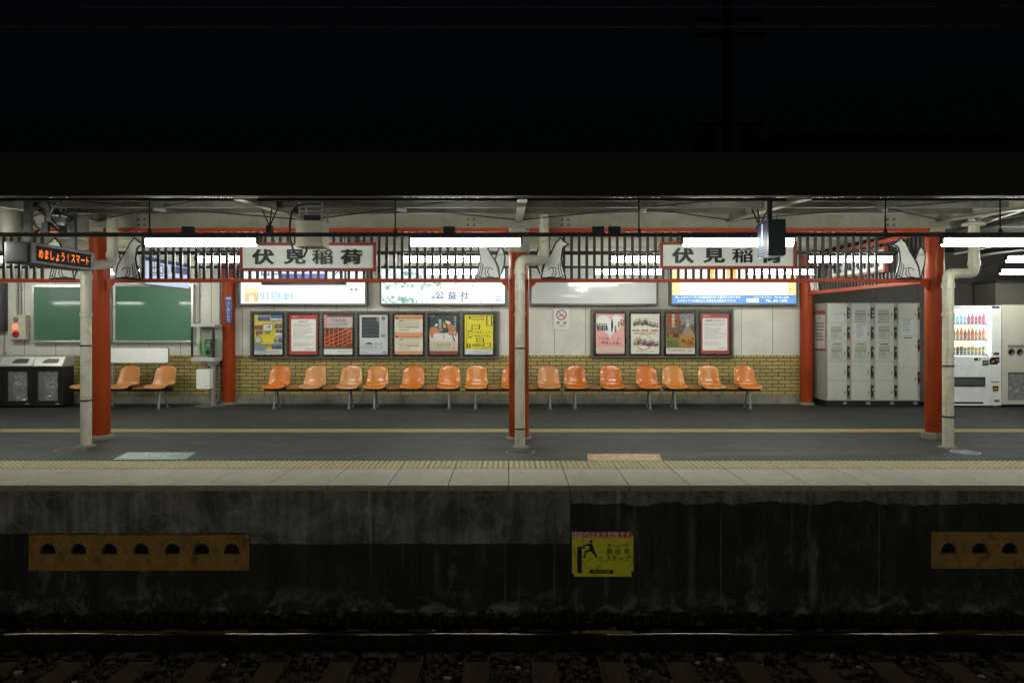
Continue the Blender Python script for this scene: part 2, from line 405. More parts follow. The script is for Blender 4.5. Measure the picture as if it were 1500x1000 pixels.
def steppanel(ab, cents, label):
    a, b_ = ab
    t = thing('escape_step_plate', ((a.x + b_.x) / 2, WD, a.z), label, 'step panel', 'yellow step panels in the platform wall')
    out = [[(a.x + .002, a.z + .002), (b_.x - .002, a.z + .002), (b_.x - .002, b_.z - .002), (a.x + .002, b_.z - .002)]]
    for c in cents:
        cx = pos(c, 0, WD).x; z0 = pos(0, 811 if ab is pL else 810, WD).z; r = .079
        ol = [(cx - r, z0), (cx + r, z0)] + [(cx + r * math.cos(PI * k / 12), z0 + .02 + .088 * math.sin(PI * k / 12)) for k in range(13)]
        out.append(ol)
    q = MB(); q.shape(out, FRONT(0, WD, 0), YEL, .05, .012)
    q.build('arched_step_plate', parent=t)
    return t
steppanel(pL, (71, 116, 161, 207, 253, 296, 340), 'rust stained yellow panel with seven arched step holes')
steppanel(pR, (1389, 1434, 1478, 1523, 1568, 1612, 1656), 'faded yellow panel of arched step holes beyond the warning sign, cut by the photo edge')

# track bed
BAL = mat('ballast_stone', (.031, .024, .014), .95, spec=.1, var=.75, scale=14, bump=.3)
BALP = mat('pale_ballast_stone', (.11, .10, .075), .8, var=.3)
g = MB(); g.box(-12, 12, -2, WD, -1.6, -1.345, mat('ballast_bed', (.016, .013, .010), .95, var=.4, scale=20, bump=1)); tag(g.build('track_bed_ground'), kind='structure')
def stones():
    import numpy as np
    bm = bmesh.new(); bmesh.ops.create_icosphere(bm, subdivisions=1, radius=1.0)
    bv = np.array([v.co[:] for v in bm.verts]); bf = [tuple(v.index for v in f.verts) for f in bm.faces]; bm.free()
    rng = np.random.default_rng(3); vs = []; fs = []; mi = []; sl = [-4.83 - .155 - .57 * 3 + .57 * k for k in range(25)]
    for i in range(9500):
        x = rng.uniform(-5.6, 5.6); y = rng.uniform(4.9, 6.84); r = rng.choice([rng.uniform(.012, .022), rng.uniform(.02, .034), rng.uniform(.028, .044)])
        z = -1.335 + rng.uniform(0, .05)
        if y < 6.45 and any(0 <= x - (a + .045) <= .21 for a in sl) and rng.random() < .93: z -= .10
        else: z += rng.uniform(-.01, .025)
        if 5.93 < y < 6.07: z = -1.36
        c = bv * r * rng.uniform(.65, 1.25, 3) * rng.uniform(.8, 1.2, (12, 1)); a = rng.uniform(0, 6.28); ca, sa = math.cos(a), math.sin(a)
        c = np.stack([c[:, 0] * ca - c[:, 1] * sa, c[:, 0] * sa + c[:, 1] * ca, c[:, 2] * .8], 1) + (x, y, z)
        n = len(vs); vs += c.tolist(); fs += [(p + n, q + n, s + n) for p, q, s in bf]
        mi += [1 if rng.random() < .035 else 0] * len(bf)
    me = bpy.data.meshes.new('ballast'); me.from_pydata(vs, [], fs); me.materials.append(BAL); me.materials.append(BALP)
    me.polygons.foreach_set('material_index', mi)
    o = bpy.data.objects.new('ballast_gravel', me); COL.objects.link(o)
    tag(o, 'dark track ballast with a few pale stones', 'ballast', kind='stuff')
stones()
SLP = mat('weathered_sleeper', (.036, .025, .011), .95, spec=.05, var=.35, scale=5, stretch=(8, 1, 1), bump=.4, dirt=(.014, .012, .008), dirt_amt=.8, dirt_scale=6)
RUST = mat('rusty_iron', (.011, .007, .005), .9, spec=.1, var=.4, scale=15)
RAILTOP = mat('polished_rail_head', (.24, .225, .19), .08, rvar=.01, metal=1.0, var=.06, scale=3, stretch=(.3, 6, 1))
sl0 = None
for k in range(18):
    x = -4.83 + .57 * k
    lab = 'timber sleeper under the rail'
    if sl0 is None:
        sl0 = thing('sleeper', (x, 6.0, -1.40), lab, 'sleeper', 'timber sleepers under the rail')
        q = MB(); q.box(x - .11, x + .11, 4.2, 6.42, -1.40, -1.262, SLP); q.build('timber', parent=sl0, bevel=.008)
        q = MB(); q.box(x - .09, x + .09, 5.80, 6.20, -1.2615, -1.25, RUST)
        q.box(x - .05, x + .05, 5.84, 5.91, -1.25, -1.222, RUST); q.build('fastening', parent=sl0, bevel=.004)
    else: copy_tree(sl0, (x, 6.0, -1.40))
q = MB()
prof = [(-.065, -1.249), (.065, -1.249), (.065, -1.238), (.01, -1.222), (.008, -1.145), (.034, -1.132), (.034, -1.112)] + [(.022 + .012 * math.cos(R(t_)), -1.112 + .011 * math.sin(R(t_))) for t_ in (25, 50, 72, 90)] + [(-.022 - .012 * math.cos(R(t_)), -1.112 + .011 * math.sin(R(t_))) for t_ in (90, 80, 70, 60, 48, 35, 18)] + [(-.034, -1.114), (-.034, -1.132), (-.008, -1.145), (-.01, -1.222), (-.065, -1.238)]
n = len(prof)
vs = [(x, 6.0 + a, b_) for x in (-12, 12) for a, b_ in prof]
q.add(vs, [(k, (k + 1) % n, n + (k + 1) % n, n + k) for k in range(n) if not 6 <= k <= 17], RUST)
q.add(vs, [(k, (k + 1) % n, n + (k + 1) % n, n + k) for k in range(6, 18)], RAILTOP, None, True)
tag(q.build('rail', origin=(0, 6, -1.25)), 'rusty steel rail with a polished shining head', 'rail', kind='thing')

# camera-side platform across the tracks (behind the viewpoint)
g = MB(); g.box(-14, 14, -7, .1, -1.6, 0, None); tag(g.build('opposite_platform_floor', ASPH), kind='structure')

# ------------------------------------------------------------------ escape step sign
sD = WD - .03
def warn_sign():
    a = pos(838, 844, sD); b_ = pos(928, 778, sD); cx = (a.x + b_.x) / 2; w = b_.x - a.x; h = b_.z - a.z; cz = (a.z + b_.z) / 2
    t = thing('escape_step_sign', (cx, sD, a.z), 'yellow and red escape step warning sign bolted to the platform wall', 'sign')
    YS = mat('sign_yellow', (.92, .80, .035), .45, var=.12, dirt=(.20, .12, .03), dirt_amt=.7, dirt_scale=6)
    RS = mat('sign_red', (.62, .06, .04), .5, var=.15, dirt=(.08, .02, .02), dirt_amt=.6)
    BK = mat('sign_black', (.012, .012, .012), .5); WS = mat('sign_white', (.88, .86, .78), .5)
    M = FRONT(cx, sD, cz)
    q = MB(); q.box(cx - w / 2 + .02, cx + w / 2 - .022, sD, sD + .008, a.z, b_.z - .06, YS)
    q.box(cx + w / 2 - .021, cx + w / 2, sD + .004, sD + .012, a.z + .05, b_.z - .06, YS)
    q.box(cx - w / 2, cx - w / 2 + .0195, sD + .003, sD + .010, a.z + .03, b_.z - .06, YS)
    q.build('plate', parent=t)
    q = MB(); q.box(cx - w / 2 + .005, cx + w / 2 - .003, sD - .002, sD + .006, b_.z - .0595, b_.z, RS); q.build('red_banner', parent=t)
    q = MB(); hh = h / 2
    q.text('線路内は大変危険です。', .064, M, WS, -.005, hh - .031, .0035, .008, .93)
    q.text('ホームへの', .044, M, BK, .150, hh - .138, .002, .010)
    q.text('脱', .062, M, BK, .068, hh - .200, .002, .012); q.text('出', .062, M, BK, .152, hh - .200, .002, .014); q.text('用', .062, M, BK, .236, hh - .200, .002, .014)
    q.text('ステップ', .064, M, BK, .152, hh - .268, .002, .014)
    q.shape([rrect(-.13, -hh + .031, .105, -hh + .069, .014)], M, BK, 0, .0018)
    q.shape([[(-.135, -hh + .085), (-.10, -hh + .063), (-.115, -hh + .055)]], M, BK, 0, .0018)
    q.text('ESCAPE STEP', .034, M, YS, -.012, -hh + .050, .0028, .006, .86)
    # block and climbing figure
    q.shape([[(-.255, -hh + .035), (-.21, -hh + .035), (-.21, .055), (-.178, .055), (-.178, .075), (-.255, .075)]], M, BK, 0, .0018)
    q.disc(-.118, .125, .017, M, BK, .002)
    q.shape([[(-.20, .088), (-.148, .105), (-.105, .105), (-.085, .04), (-.05, -.03), (-.062, -.038), (-.12, .03), (-.165, .015), (-.178, -.02), (-.19, -.02), (-.178, .035), (-.13, .05), (-.138, .085), (-.205, .078)]], M, BK, 0, .0022)
    q.shape([[(-.20, -.035), (-.168, -.035), (-.168, -.02), (-.20, -.02)]], M, BK, 0, .0026)
    q.build('lettering', parent=t)
warn_sign()

# ------------------------------------------------------------------ canopy
XC = (-5.75, .144, 5.99)          # near columns
canopy = thing('platform_canopy', (0, 9.6, 2.9), 'low platform canopy with dark brown fascia and cream steel beams above the waiting area', 'canopy')
FASC = mat('dark_brown_fascia', (.024, .021, .0155), .75, spec=.2, var=.15, scale=1.5, dirt=(.017, .015, .012), dirt_amt=.5, stretch=(.4, 1, 1.5))
PURL = mat('shaded_grimy_purlin_paint', (.10, .095, .068), .6, var=.3, scale=3, dirt=(.02, .018, .012), dirt_amt=.9, dirt_scale=2)  # grime plus the soffit's shade, both mixed into the paint colour
g = MB()
for k in range(-6, 6): g.box(k * 1.82 + .4, k * 1.82 + 2.2195, 6.93, 6.975, 2.906, 3.33, FASC)
g.build('fascia', parent=canopy)
g = MB(); g.cyl((-10.5, 6.99, 2.908), (10.5, 6.99, 2.908), .011, mat('glossy_drip_bead', (.55, .55, .52), .12, metal=.6), 14); g.box(-10.5, 10.5, 6.932, 6.98, 3.331, 3.345, FASC)
g.build('drip_edge', parent=canopy)
g = MB()
def deck(y0, z0, y1, z1, x0, x1):
    n = int((x1 - x0) / .19)
    vs = []
    for i in range(n + 1):
        x = x0 + (x1 - x0) * i / n
        for y, z in ((y0, z0), (y1, z1)): vs.append((x, y, z + (.018 if i % 2 else 0)))
    g.add(vs, [(2 * i, 2 * i + 1, 2 * i + 3, 2 * i + 2) for i in range(n)], CEIL)
    g.add([(x0, y0, z0 + .08), (x1, y0, z0 + .08), (x1, y1, z1 + .08), (x0, y1, z1 + .08)], [(0, 1, 2, 3)], FASC)
deck(6.98, 3.02, 9.6, 3.17, -10.5, 10.5); deck(9.6, 3.17, 15.0, 3.17, -12, 12)
g.build('soffit', parent=canopy)
for y in (7.55, 8.2, 8.85): 
    z = 3.02 + (y - 6.98) * .0573
    q = MB(); q.box(-10.5, 10.5, y, y + .012, z - .085, z, PURL); q.box(-10.5, 10.5, y + .0125, y + .06, z - .085, z - .075, PURL); q.build('purlin', parent=canopy)
for y in (10.3, 11.1, 11.9, 12.7, 13.3):
    q = MB(); q.box(-11, 6.0, y, y + .012, 3.08, 3.168, WHITE_P); q.box(-11, 6.0, y + .0125, y + .06, 3.08, 3.09, WHITE_P); q.build('purlin', parent=canopy)
q = MB()   # main longitudinal I-beam over the near columns
q.box(-10.5, 6.2, 9.595, 9.61, 2.957, 3.15, WHITE_P); q.box(-10.5, 6.2, 9.535, 9.67, 2.943, 2.9565, WHITE_P); q.box(-10.5, 6.2, 9.535, 9.67, 3.1505, 3.164, WHITE_P)
q.build('main_beam', parent=canopy, bevel=.002)
for px in (207, 690, 828, 1305, -60):
    q = MB(); a = pos(px - 9, 334, 9.58); b_ = pos(px + 9, 317, 9.58); q.box(a.x, b_.x, 9.583, 9.5945, a.z + .008, b_.z, WHITE_P)
    for sx in (-1, 1):
        for sz in (-1, 1):
            c = pos(px + sx * 4.6, 325.6 + sz * 3.9, 9.58); q.cyl((c.x, 9.583, c.z), (c.x, 9.572, c.z), .019, DGREY, 8); q.cyl((c.x, 9.572, c.z), (c.x, 9.564, c.z), .010, GREY, 6)
    q.build('splice_plate', parent=canopy, bevel=.001)
def rafter(x, w=.10):
    q = MB()
    for y0, z0, y1, z1 in ((7.04, 3.02, 9.53, 3.16),):
        for a, b_, c, d in ((-w / 2, w / 2, -.135, -.122), (-.006, .006, -.1215, 0), (-w / 2, w / 2, .0005, .008)):
            q.add([(x + u, y, z + v) for (y, z) in ((y0, z0), (y1, z1)) for u in (a, b_) for v in (c, d)], [(0, 1, 3, 2), (4, 6, 7, 5), (0, 4, 5, 1), (2, 3, 7, 6), (0, 2, 6, 4), (1, 5, 7, 3)], WHITE_P)
    q.box(x - w / 2, x + w / 2, 9.68, 13.7, 3.03, 3.043, WHITE_P); q.box(x - .006, x + .006, 9.68, 13.7, 3.0435, 3.165, WHITE_P)
    q.build('rafter', parent=canopy)
for k in range(-3, 4): rafter(.144 + 2.935 * k)
q = MB()   # wind-bracing rods
for k in range(-3, 3):
    x0 = .144 + 2.935 * k
    for a, b_ in ((x0, x0 + 2.935), (x0 + 2.935, x0)):
        q.cyl((a, 7.1, 2.98), (b_, 9.5, 3.05), .008, BLACK, 6)
    q.cyl((x0 + 1.43, 8.25, 3.0), (x0 + 1.53, 8.35, 3.0), .03, GREY, 8)
q.build('bracing_rod', parent=canopy)
for x in XC: q = MB(); q.box(x - .10, x + .10, 9.52, 9.70, 2.885, 2.942, WHITE_P); q.build('column_head', parent=canopy, bevel=.004)

# columns
CONC = mat('column_footing', (.20, .185, .14), .85, var=.25, bump=.4, dirt=(.06, .055, .04), dirt_amt=.7, dirt_scale=6)
def column(x, y, r, top, label, foot, name='canopy_column'):
    t = thing(name, (x, y, 0), label, 'column', 'vermilion canopy columns')
    q = MB(); q.lathe([(r, .03), (r, top)], (x, y, 0), RED, 40); q.build('shaft', parent=t)
    q = MB(); q.lathe(foot, (x, y, 0), CONC, 32); q.build('footing', parent=t)
    return t
column(XC[0], 9.6, .135, 2.885, 'vermilion column behind the drain pipe near the lit train information display', [(.19, 0), (.185, .035), (.150, .05), (.136, .055)])
cm = column(XC[1], 9.6, .140, 2.60, 'vermilion column rising between the yellow poster and the no smoking sign', [(.185, 0), (.18, .02), (.15, .03), (.141, .032)])
q = MB(); q.lathe([(.141, 2.60), (.150, 2.61), (.150, 2.86), (.12, 2.885)], (XC[1], 9.6, 0), WHITE_P, 32); q.build('white_sleeve', parent=cm)
column(XC[2], 9.6, .122, 2.885, 'vermilion column in front of the gap between lockers and drinks machine', [(.165, 0), (.165, .075), (.158, .09), (.123, .092)])
column(-5.60, 13.655, .125, 3.05, 'vermilion wall column carrying the blue station name plate', [(.165, 0), (.165, .03), (.126, .05)])
column(5.96, 13.655, .125, 3.05, 'vermilion wall column standing beside the coin lockers', [(.155, 0), (.155, .03), (.126, .05)])

# drain pipes
def arc(p0, p1, p2, r=.09, n=6):
    a = Vector(p0); b_ = Vector(p1); c = Vector(p2); u = (a - b_).normalized(); v = (c - b_).normalized()
    s, e = b_ + u * r, b_ + v * r
    return [s * (1 - t) ** 2 + b_ * 2 * t * (1 - t) + e * t * t for t in [k / n for k in range(n + 1)]]
def drain(x, y, z1, x2, y2, z2, label, clips, r=.067, joint=1.75):
    t = thing('drain_pipe', (x, y, 0), label, 'drain pipe', 'cream drain pipes')
    A, B, C, D_ = (x, y, 0), (x, y, z1), (x2, y2, z1 + .03), (x2, y2, z2)
    q = MB(); q.tube([A] + arc(A, B, C) + arc(B, C, D_) + [D_], r, PIPE_W, 20); q.build('pipe', parent=t)
    for e, xx, yy, h in ((joint, x, y, .05), (z1 - .12, x, y, .07), (z1 + .19, x2, y2, .06)):
        q = MB(); q.lathe([(r, e - h), (r + .009, e - h + .002), (r + .009, e - .002), (r, e)], (xx, yy, 0), PIPE_W, 24); q.build('pipe_socket', parent=t)
    for c in clips:
        q = MB(); q.lathe([(r + .001, c - .01), (r + .006, c - .009), (r + .006, c + .009), (r + .001, c + .01)], (x, y, 0), BLACK, 24)
        q.box(x + .03, x + .05, y + r, y + r + .05, c - .008, c + .008, BLACK); q.build('pipe_clip', parent=t)
    q = MB(); q.lathe([(r + .05, 0.001), (r + .035, .012), (r, .018)], (x, y, 0), CONC, 24); q.build('base_collar', parent=t)
drain(-5.57, 9.0, 2.38, -5.40, 9.30, 3.08, 'cream drain pipe at the lit display and the first vermilion column', (.60, 1.32))
drain(.148, 8.93, 2.44, .484, 9.30, 3.09, 'cream drain pipe standing in front of the middle vermilion column', (.24, 1.29))
drain(5.73, 8.90, 2.26, 6.27, 9.20, 3.08, 'cream drain pipe with stained bend beside the drinks machine', (.40, 1.06))

# ------------------------------------------------------------------ rear wall
PANEL = bpy.data.materials.new('cream_wall_panel'); PANEL.use_nodes = True
def wallpanel():
    nt = PANEL.node_tree; b = nt.nodes['Principled BSDF']; v = coords(nt)
    c = ramp(nt, noise(nt, v, 1.3, 6, .7, .5), [(.3, (.46, .455, .40)), (.7, (.62, .61, .55))])
    g_ = nt.nodes.new('ShaderNodeNewGeometry'); s = nt.nodes.new('ShaderNodeSeparateXYZ'); nt.links.new(g_.outputs['Position'], s.inputs[0])
    m1 = nd(nt, 'ShaderNodeMath'); m1.operation = 'ADD'; m1.inputs[1].default_value = 63 * 1 - 4.706 + .006; nt.links.new(s.outputs[0], m1.inputs[0])
    m2 = nd(nt, 'ShaderNodeMath'); m2.operation = 'MODULO'; m2.inputs[1].default_value = .63; nt.links.new(m1.outputs[0], m2.inputs[0])
    m3 = nd(nt, 'ShaderNodeMath'); m3.operation = 'LESS_THAN'; m3.inputs[1].default_value = .011; nt.links.new(m2.outputs[0], m3.inputs[0])
    c = mixc(nt, m3.outputs[0], c, (.13, .125, .10))
    c = mixc(nt, ramp(nt, noise(nt, coords(nt, (3, 1, .4)), 2.5, 5, .7), [(.62, 0.0), (.8, .45)]), c, (.27, .25, .18))
    nt.links.new(c, b.inputs['Base Color']); b.inputs['Roughness'].default_value = .55
    bn = nd(nt, 'ShaderNodeBump', Strength=.12, Distance=.01); nt.links.new(noise(nt, v, 60, 3), bn.inputs['Height']); nt.links.new(bn.outputs[0], b.inputs['Normal'])
wallpanel()
def bricks(name, w, off):
    m = bpy.data.materials.new(name); m.use_nodes = True; nt = m.node_tree; b = nt.nodes['Principled BSDF']
    g_ = nt.nodes.new('ShaderNodeNewGeometry'); s = nt.nodes.new('ShaderNodeSeparateXYZ'); nt.links.new(g_.outputs['Position'], s.inputs[0])
    cx = nt.nodes.new('ShaderNodeCombineXYZ'); nt.links.new(s.outputs[0], cx.inputs[0]); nt.links.new(s.outputs[2], cx.inputs[1])
    mp = nt.nodes.new('ShaderNodeMapping'); mp.inputs['Location'].default_value = (.05, -.18, 0); nt.links.new(cx.outputs[0], mp.inputs[0])
    br = nd(nt, 'ShaderNodeTexBrick', Scale=1.0); br.offset = off
    br.inputs['Brick Width'].default_value = w; br.inputs['Row Height'].default_value = .0745; br.inputs['Mortar Size'].default_value = .0085
    br.inputs['Mortar Smooth'].default_value = .2; br.inputs['Bias'].default_value = -.1
    br.inputs['Color1'].default_value = (.44, .345, .118, 1); br.inputs['Color2'].default_value = (.34, .28, .105, 1); br.inputs['Mortar'].default_value = (.050, .036, .018, 1)
    nt.links.new(mp.outputs[0], br.inputs['Vector'])
    c = mixc(nt, .6, br.outputs['Color'], ramp(nt, noise(nt, coords(nt, (1, 1, 3)), 3, 5, .7), [(.3, .6), (.7, 1.05)]), 'MULTIPLY')
    nt.links.new(c, b.inputs['Base Color']); b.inputs['Roughness'].default_value = .32
    bn = nd(nt, 'ShaderNodeBump', Strength=.6, Distance=.004); bn.invert = True; nt.links.new(br.outputs['Fac'], bn.inputs['Height']); nt.links.new(bn.outputs[0], b.inputs['Normal'])
    return m
BRK = bricks('ochre_brick_tile', .25, .5); BRKS = bricks('ochre_half_tile', .135, .5)
PLN = mat('wall_plinth', (.22, .215, .17), .85, var=.2, dirt=(.07, .065, .05), dirt_amt=.8, dirt_scale=4, stretch=(1, 1, .5), bump=.3)
RW = thing('station_wall', (0, 13.8, 0), 'cream panel wall with ochre brick tile dado behind the orange seats', 'wall')
XE = 6.14
g = MB(); g.box(-12, XE, 13.80, 14.0, .98, 3.165); g.build('cream_panelling', PANEL, RW)
g = MB(); g.box(-12, XE + .0, 13.785, 13.999, .18, .905); g.build('brick_dado', BRK, RW)
g = MB(); g.box(-12, XE + .0, 13.786, 13.998, .9055, .979); g.build('brick_top_course', BRKS, RW)
g = MB(); g.box(-12, XE + .0, 13.765, 13.997, -.01, .1795); g.build('plinth', PLN, RW)
g = MB(); g.box(-12, XE, 13.72, 13.7995, 3.0, 3.06); g.build('wall_head_trim', WHITE_P, RW)
SHUT = mat('dark_shutter_panel', (.070, .066, .055), .6, var=.15, scale=2)
q = MB()
for k in range(8): q.box(6.145 + k * .9, 6.145 + k * .9 + .894, 14.75, 14.8, 0, 2.9, SHUT)
q.box(6.12, 14, 14.801, 14.85, -.01, 3.16, SHUT); q.box(6.12, 6.1395, 14.001, 14.80, -.01, 3.16, SHUT)
tag(q.build('dark_panel_wall', origin=(9, 14.8, 0)), 'dark grey panelled wall above the coin lockers', 'wall', kind='thing')
q = MB(); q.box(10.02, 12, 14.05, 14.70, 0, 2.45, mat('olive_grey_panel', (.20, .19, .15), .6)); q.box(10.0, 12, 14.0, 14.72, 2.4505, 2.50, DGREY)
tag(q.build('service_cupboard', origin=(11, 14.4, 0), bevel=.004), 'olive grey service cupboard rising behind the recycling cabinet', 'cupboard', kind='thing')

# ------------------------------------------------------------------ lattice screens between the columns
def bracket(q, x, s, z):
    q.add([(x, 9.53, z), (x + s * .10, 9.53, z), (x + s * .075, 9.53, z - .03), (x + s * .04, 9.53, z - .06), (x + s * .015, 9.53, z - .11), (x, 9.53, z - .12)] +
          [(x, 9.57, z), (x + s * .10, 9.57, z), (x + s * .075, 9.57, z - .03), (x + s * .04, 9.57, z - .06), (x + s * .015, 9.57, z - .11), (x, 9.57, z - .12)],
          [(0, 1, 2, 3, 4, 5), (6, 11, 10, 9, 8, 7)] + [(k, (k + 1) % 6, (k + 1) % 6 + 6, k + 6) for k in range(6)], REDRAIL)
def lattice(x0, x1, s0, s1, label, ends):
    t = thing('lattice_screen', ((x0 + x1) / 2, 9.55, 2.187), label, 'lattice screen', 'lattice screens between the columns')
    q = MB(); q.box(x0, x1, 9.51, 9.59, 2.187, 2.238, REDRAIL)
    q.build('bottom_rail', parent=t, bevel=.004)
    q = MB(); q.box(x0, x1, 9.51, 9.59, 2.885, 2.941, REDRAIL); q.build('top_rail', parent=t, bevel=.004)
    q = MB(); n = int((s1 - s0) / .1065)
    for k in range(n + 1): q.box(s0 + k * .1065 - .019, s0 + k * .1065 + .019, 9.535, 9.56, 2.2385, 2.8845, BLACKSLAT)
    q.build('slats', parent=t)
    q = MB(); q.box(x0 + .02, x1 - .02, 9.561, 9.575, 2.60, 2.625, BLACKSLAT); q.build('middle_bar', parent=t)
    for x, s in ends:
        q = MB(); bracket(q, x, s, 2.1865); q.build('corner_bracket', parent=t)
lattice(-11.2, -5.89, -11.1, -6.45, 'black lattice screen behind the lit train information display', ((-5.892, -1),))
lattice(-5.61, 0.0, pos(210, 0, 9.55).x, pos(690, 0, 9.55).x, 'black lattice screen between the pipe-fronted and the middle red column, partly behind a name board', ((-5.608, 1), (-.002, -1)))
lattice(.29, 5.865, pos(826, 0, 9.55).x, pos(1294, 0, 9.55).x, 'black lattice screen with the name board that the number one sign overlaps', ((.292, 1), (5.863, -1)))
t = thing('side_lattice_screen', (5.97, 11.7, 2.187), 'black lattice screen running back from the column to the wall above the lockers', 'lattice screen', 'lattice screens between the columns')
q = MB(); q.box(5.93, 6.01, 9.74, 13.52, 2.187, 2.245, REDRAIL); q.build('bottom_rail', parent=t, bevel=.004)
q = MB(); q.box(5.93, 6.01, 9.74, 13.52, 2.885, 2.945, REDRAIL); q.build('top_rail', parent=t, bevel=.004)
q = MB()
for k in range(35): q.box(5.96, 5.985, 9.83 + k * .1065 - .019, 9.83 + k * .1065 + .019, 2.2455, 2.8845, BLACKSLAT)
q.build('slats', parent=t)

# fox silhouettes
FOXW = mat('fox_white_paint', (.82, .83, .80), .5, var=.06, dirt=(.6, .58, .52), dirt_amt=.4)
fx_body = [(738, 275), (748, 290), (762, 300), (770, 320), (790, 360), (815, 400), (835, 440), (845, 480), (850, 515), (708, 515), (714, 488), (722, 460), (728, 440), (735, 400), (725, 332), (712, 318), (692, 312), (712, 296), (726, 284)]
fx_tail = [(852, 505), (866, 470), (878, 430), (882, 385), (872, 345), (857, 326), (845, 348), (834, 378), (826, 402), (843, 440), (850, 470)]
def fox(M, mir, label, name='fox_cutout'):
    o3 = M.translation
    t = thing(name, tuple(o3), label, 'fox cutout', 'white fox cutouts on the lattice')
    k = .0023 * mir
    cv = lambda P_: [((x - 790) * k, (515 - y) * .0023) for x, y in P_]
    def grow(P_, d):
        A = sum(P_[i - 1][0] * P_[i][1] - P_[i][0] * P_[i - 1][1] for i in range(len(P_))); sg = 1 if A > 0 else -1; out = []
        for i, (x, y) in enumerate(P_):
            (ax, ay), (bx_, by) = P_[i - 1], P_[(i + 1) % len(P_)]
            n1 = Vector((y - ay, ax - x)).normalized(); n2 = Vector((by - y, x - bx_)).normalized(); n = (n1 + n2)
            n = n / max(.6, n.length ** 2 / 2) if n.length > .01 else n1
            out.append((x + sg * n.x * d, y + sg * n.y * d))
        return out
    q = MB()
    for P_, d, o in ((fx_tail, 7, -.004), (fx_body, 7, 0)): q.shape([cv(grow(P_, d))], M, BLACK, .010, .010 + o)
    q.build('black_backing', parent=t)
    q = MB(); q.shape([cv(grow(fx_tail, -3))], M, FOXW, .008, .0145); q.shape([cv(grow(fx_body, -2.5))], M, FOXW, .008, .0185)
    def ln(P_, r=.0062, z=.019):
        q.tube([(a, b_, z) for a, b_ in cv(P_)], r, BLACK, 5, M)
    ln([(755, 458), (770, 452), (790, 450), (806, 458), (812, 466)]); ln([(768, 462), (762, 485), (770, 503), (790, 508), (815, 508)])
    ln([(784, 455), (778, 480), (792, 502)]); ln([(740, 420), (737, 455), (728, 490), (722, 510)]); ln([(752, 430), (748, 465), (742, 490), (738, 510)])
    ln([(712, 498), (725, 505), (740, 512), (845, 512)]); ln([(716, 296), (727, 294), (736, 290)], .003)
    ln([(843, 372), (856, 366), (870, 370)], .003, .015); ln([(841, 380), (856, 375), (872, 379)], .003, .015)
    q.build('white_face', parent=t)
def foxpx(cx, mir, label, D=9.50): p = pos(cx, 409, D); fox(FRONT(p.x, D, 2.24), mir, label)
foxpx(94, 1, 'white fox cutout half hidden behind the lit train information display')
foxpx(185, -1, 'white fox cutout standing beside the first vermilion column, next to the bluish hanging sign')
foxpx(717, 1, 'white fox cutout beside the middle column, partly behind a fluorescent lamp')
foxpx(808, -1, 'white fox cutout overlapped by the bent part of a cream drain pipe')
foxpx(1332, 1, 'white fox cutout beside the vermilion column in front of the lockers')
fox(FACE_L(5.945, 10.05, 2.247), 1, 'white fox cutout on the side screen next to the near column')
fox(FACE_L(5.945, 13.25, 2.247), -1, 'small looking white fox cutout at the wall end of the side screen')

# station name boards
GOLD = mat('gold_glint_paint', (.42, .34, .18), .3, metal=.8, var=.5, scale=25)
INK = mat('raised_black_letter', (.010, .010, .010), .42, spec=.3)
def _ink_glints():
    nt = INK.node_tree; b = nt.nodes['Principled BSDF']; v = coords(nt, (1, 1, 1.6)); f = ramp(nt, noise(nt, v, 9, 4, .7, .4), [(.68, 0.0), (.72, .8)])  # golden reflections painted as patches in the letter colour
    nt.links.new(mixc(nt, f, (.012, .012, .012), (.40, .34, .20)), b.inputs['Base Color'])
_ink_glints()
BOARD = mat('board_white', (.80, .82, .78), .45, var=.05)
BFR = mat('name_board_frame_red', (.26, .045, .028), .5, spec=.3)
def nameboard(M, w, h, cs, label):
    t = thing('station_name_board', tuple(M.translation), label, 'name board', 'station name boards')
    q = MB(); q.box(-w / 2 + .03, w / 2 - .03, -h / 2 + .03, h / 2 - .03, 0, .03, BOARD, M); q.build('panel', parent=t)
    f = .042
    q = MB(); q.box(-w / 2, w / 2, h / 2 - f, h / 2, 0, .055, BFR, M); q.box(-w / 2, w / 2, -h / 2, -h / 2 + f, 0, .055, BFR, M)
    q.box(-w / 2, -w / 2 + f, -h / 2 + f, h / 2 - f, 0, .054, BFR, M); q.box(w / 2 - f, w / 2, -h / 2 + f, h / 2 - f, 0, .054, BFR, M); q.build('red_frame', parent=t)
    for ch, c in zip('伏見稲荷', cs):
        q = MB(); q.text(ch, .255, M, INK, c, 0, .045, .008 if ch == '稲' else .028, 1.18, .028, .84); pass
        q.build('raised_character', parent=t)
    for sx in (-1, 1):
        q = MB(); q.box(sx * w * .36 - .02, sx * w * .36 + .02, -h / 2 + .02, h / 2 + .10, -.05, -.001, BLACK, M); q.build('mounting_bar', parent=t)
def nb(x0, y0, x1, y1, cs, label, D=9.42):
    a = pos(x0, y1, D); b_ = pos(x1, y0, D); cx = (a.x + b_.x) / 2
    nameboard(FRONT(cx, D + .055, (a.z + b_.z) / 2), b_.x - a.x, b_.z - a.z, [pos(c, 0, D).x - cx for c in cs], label)
nb(350, 355, 551, 397, (385, 431, 472, 514), 'red framed name board above the pale advert light box, behind the hanging beige unit')
nb(967, 354, 1168, 394, (1001, 1046, 1088, 1130), 'red framed name board whose last character hides behind the number one sign')
nameboard(FACE_L(5.93, 11.62, 2.62), 1.90, .40, (-.62, -.2, .2, .62), 'red framed name board on the side screen, seen edge-on above the lockers')

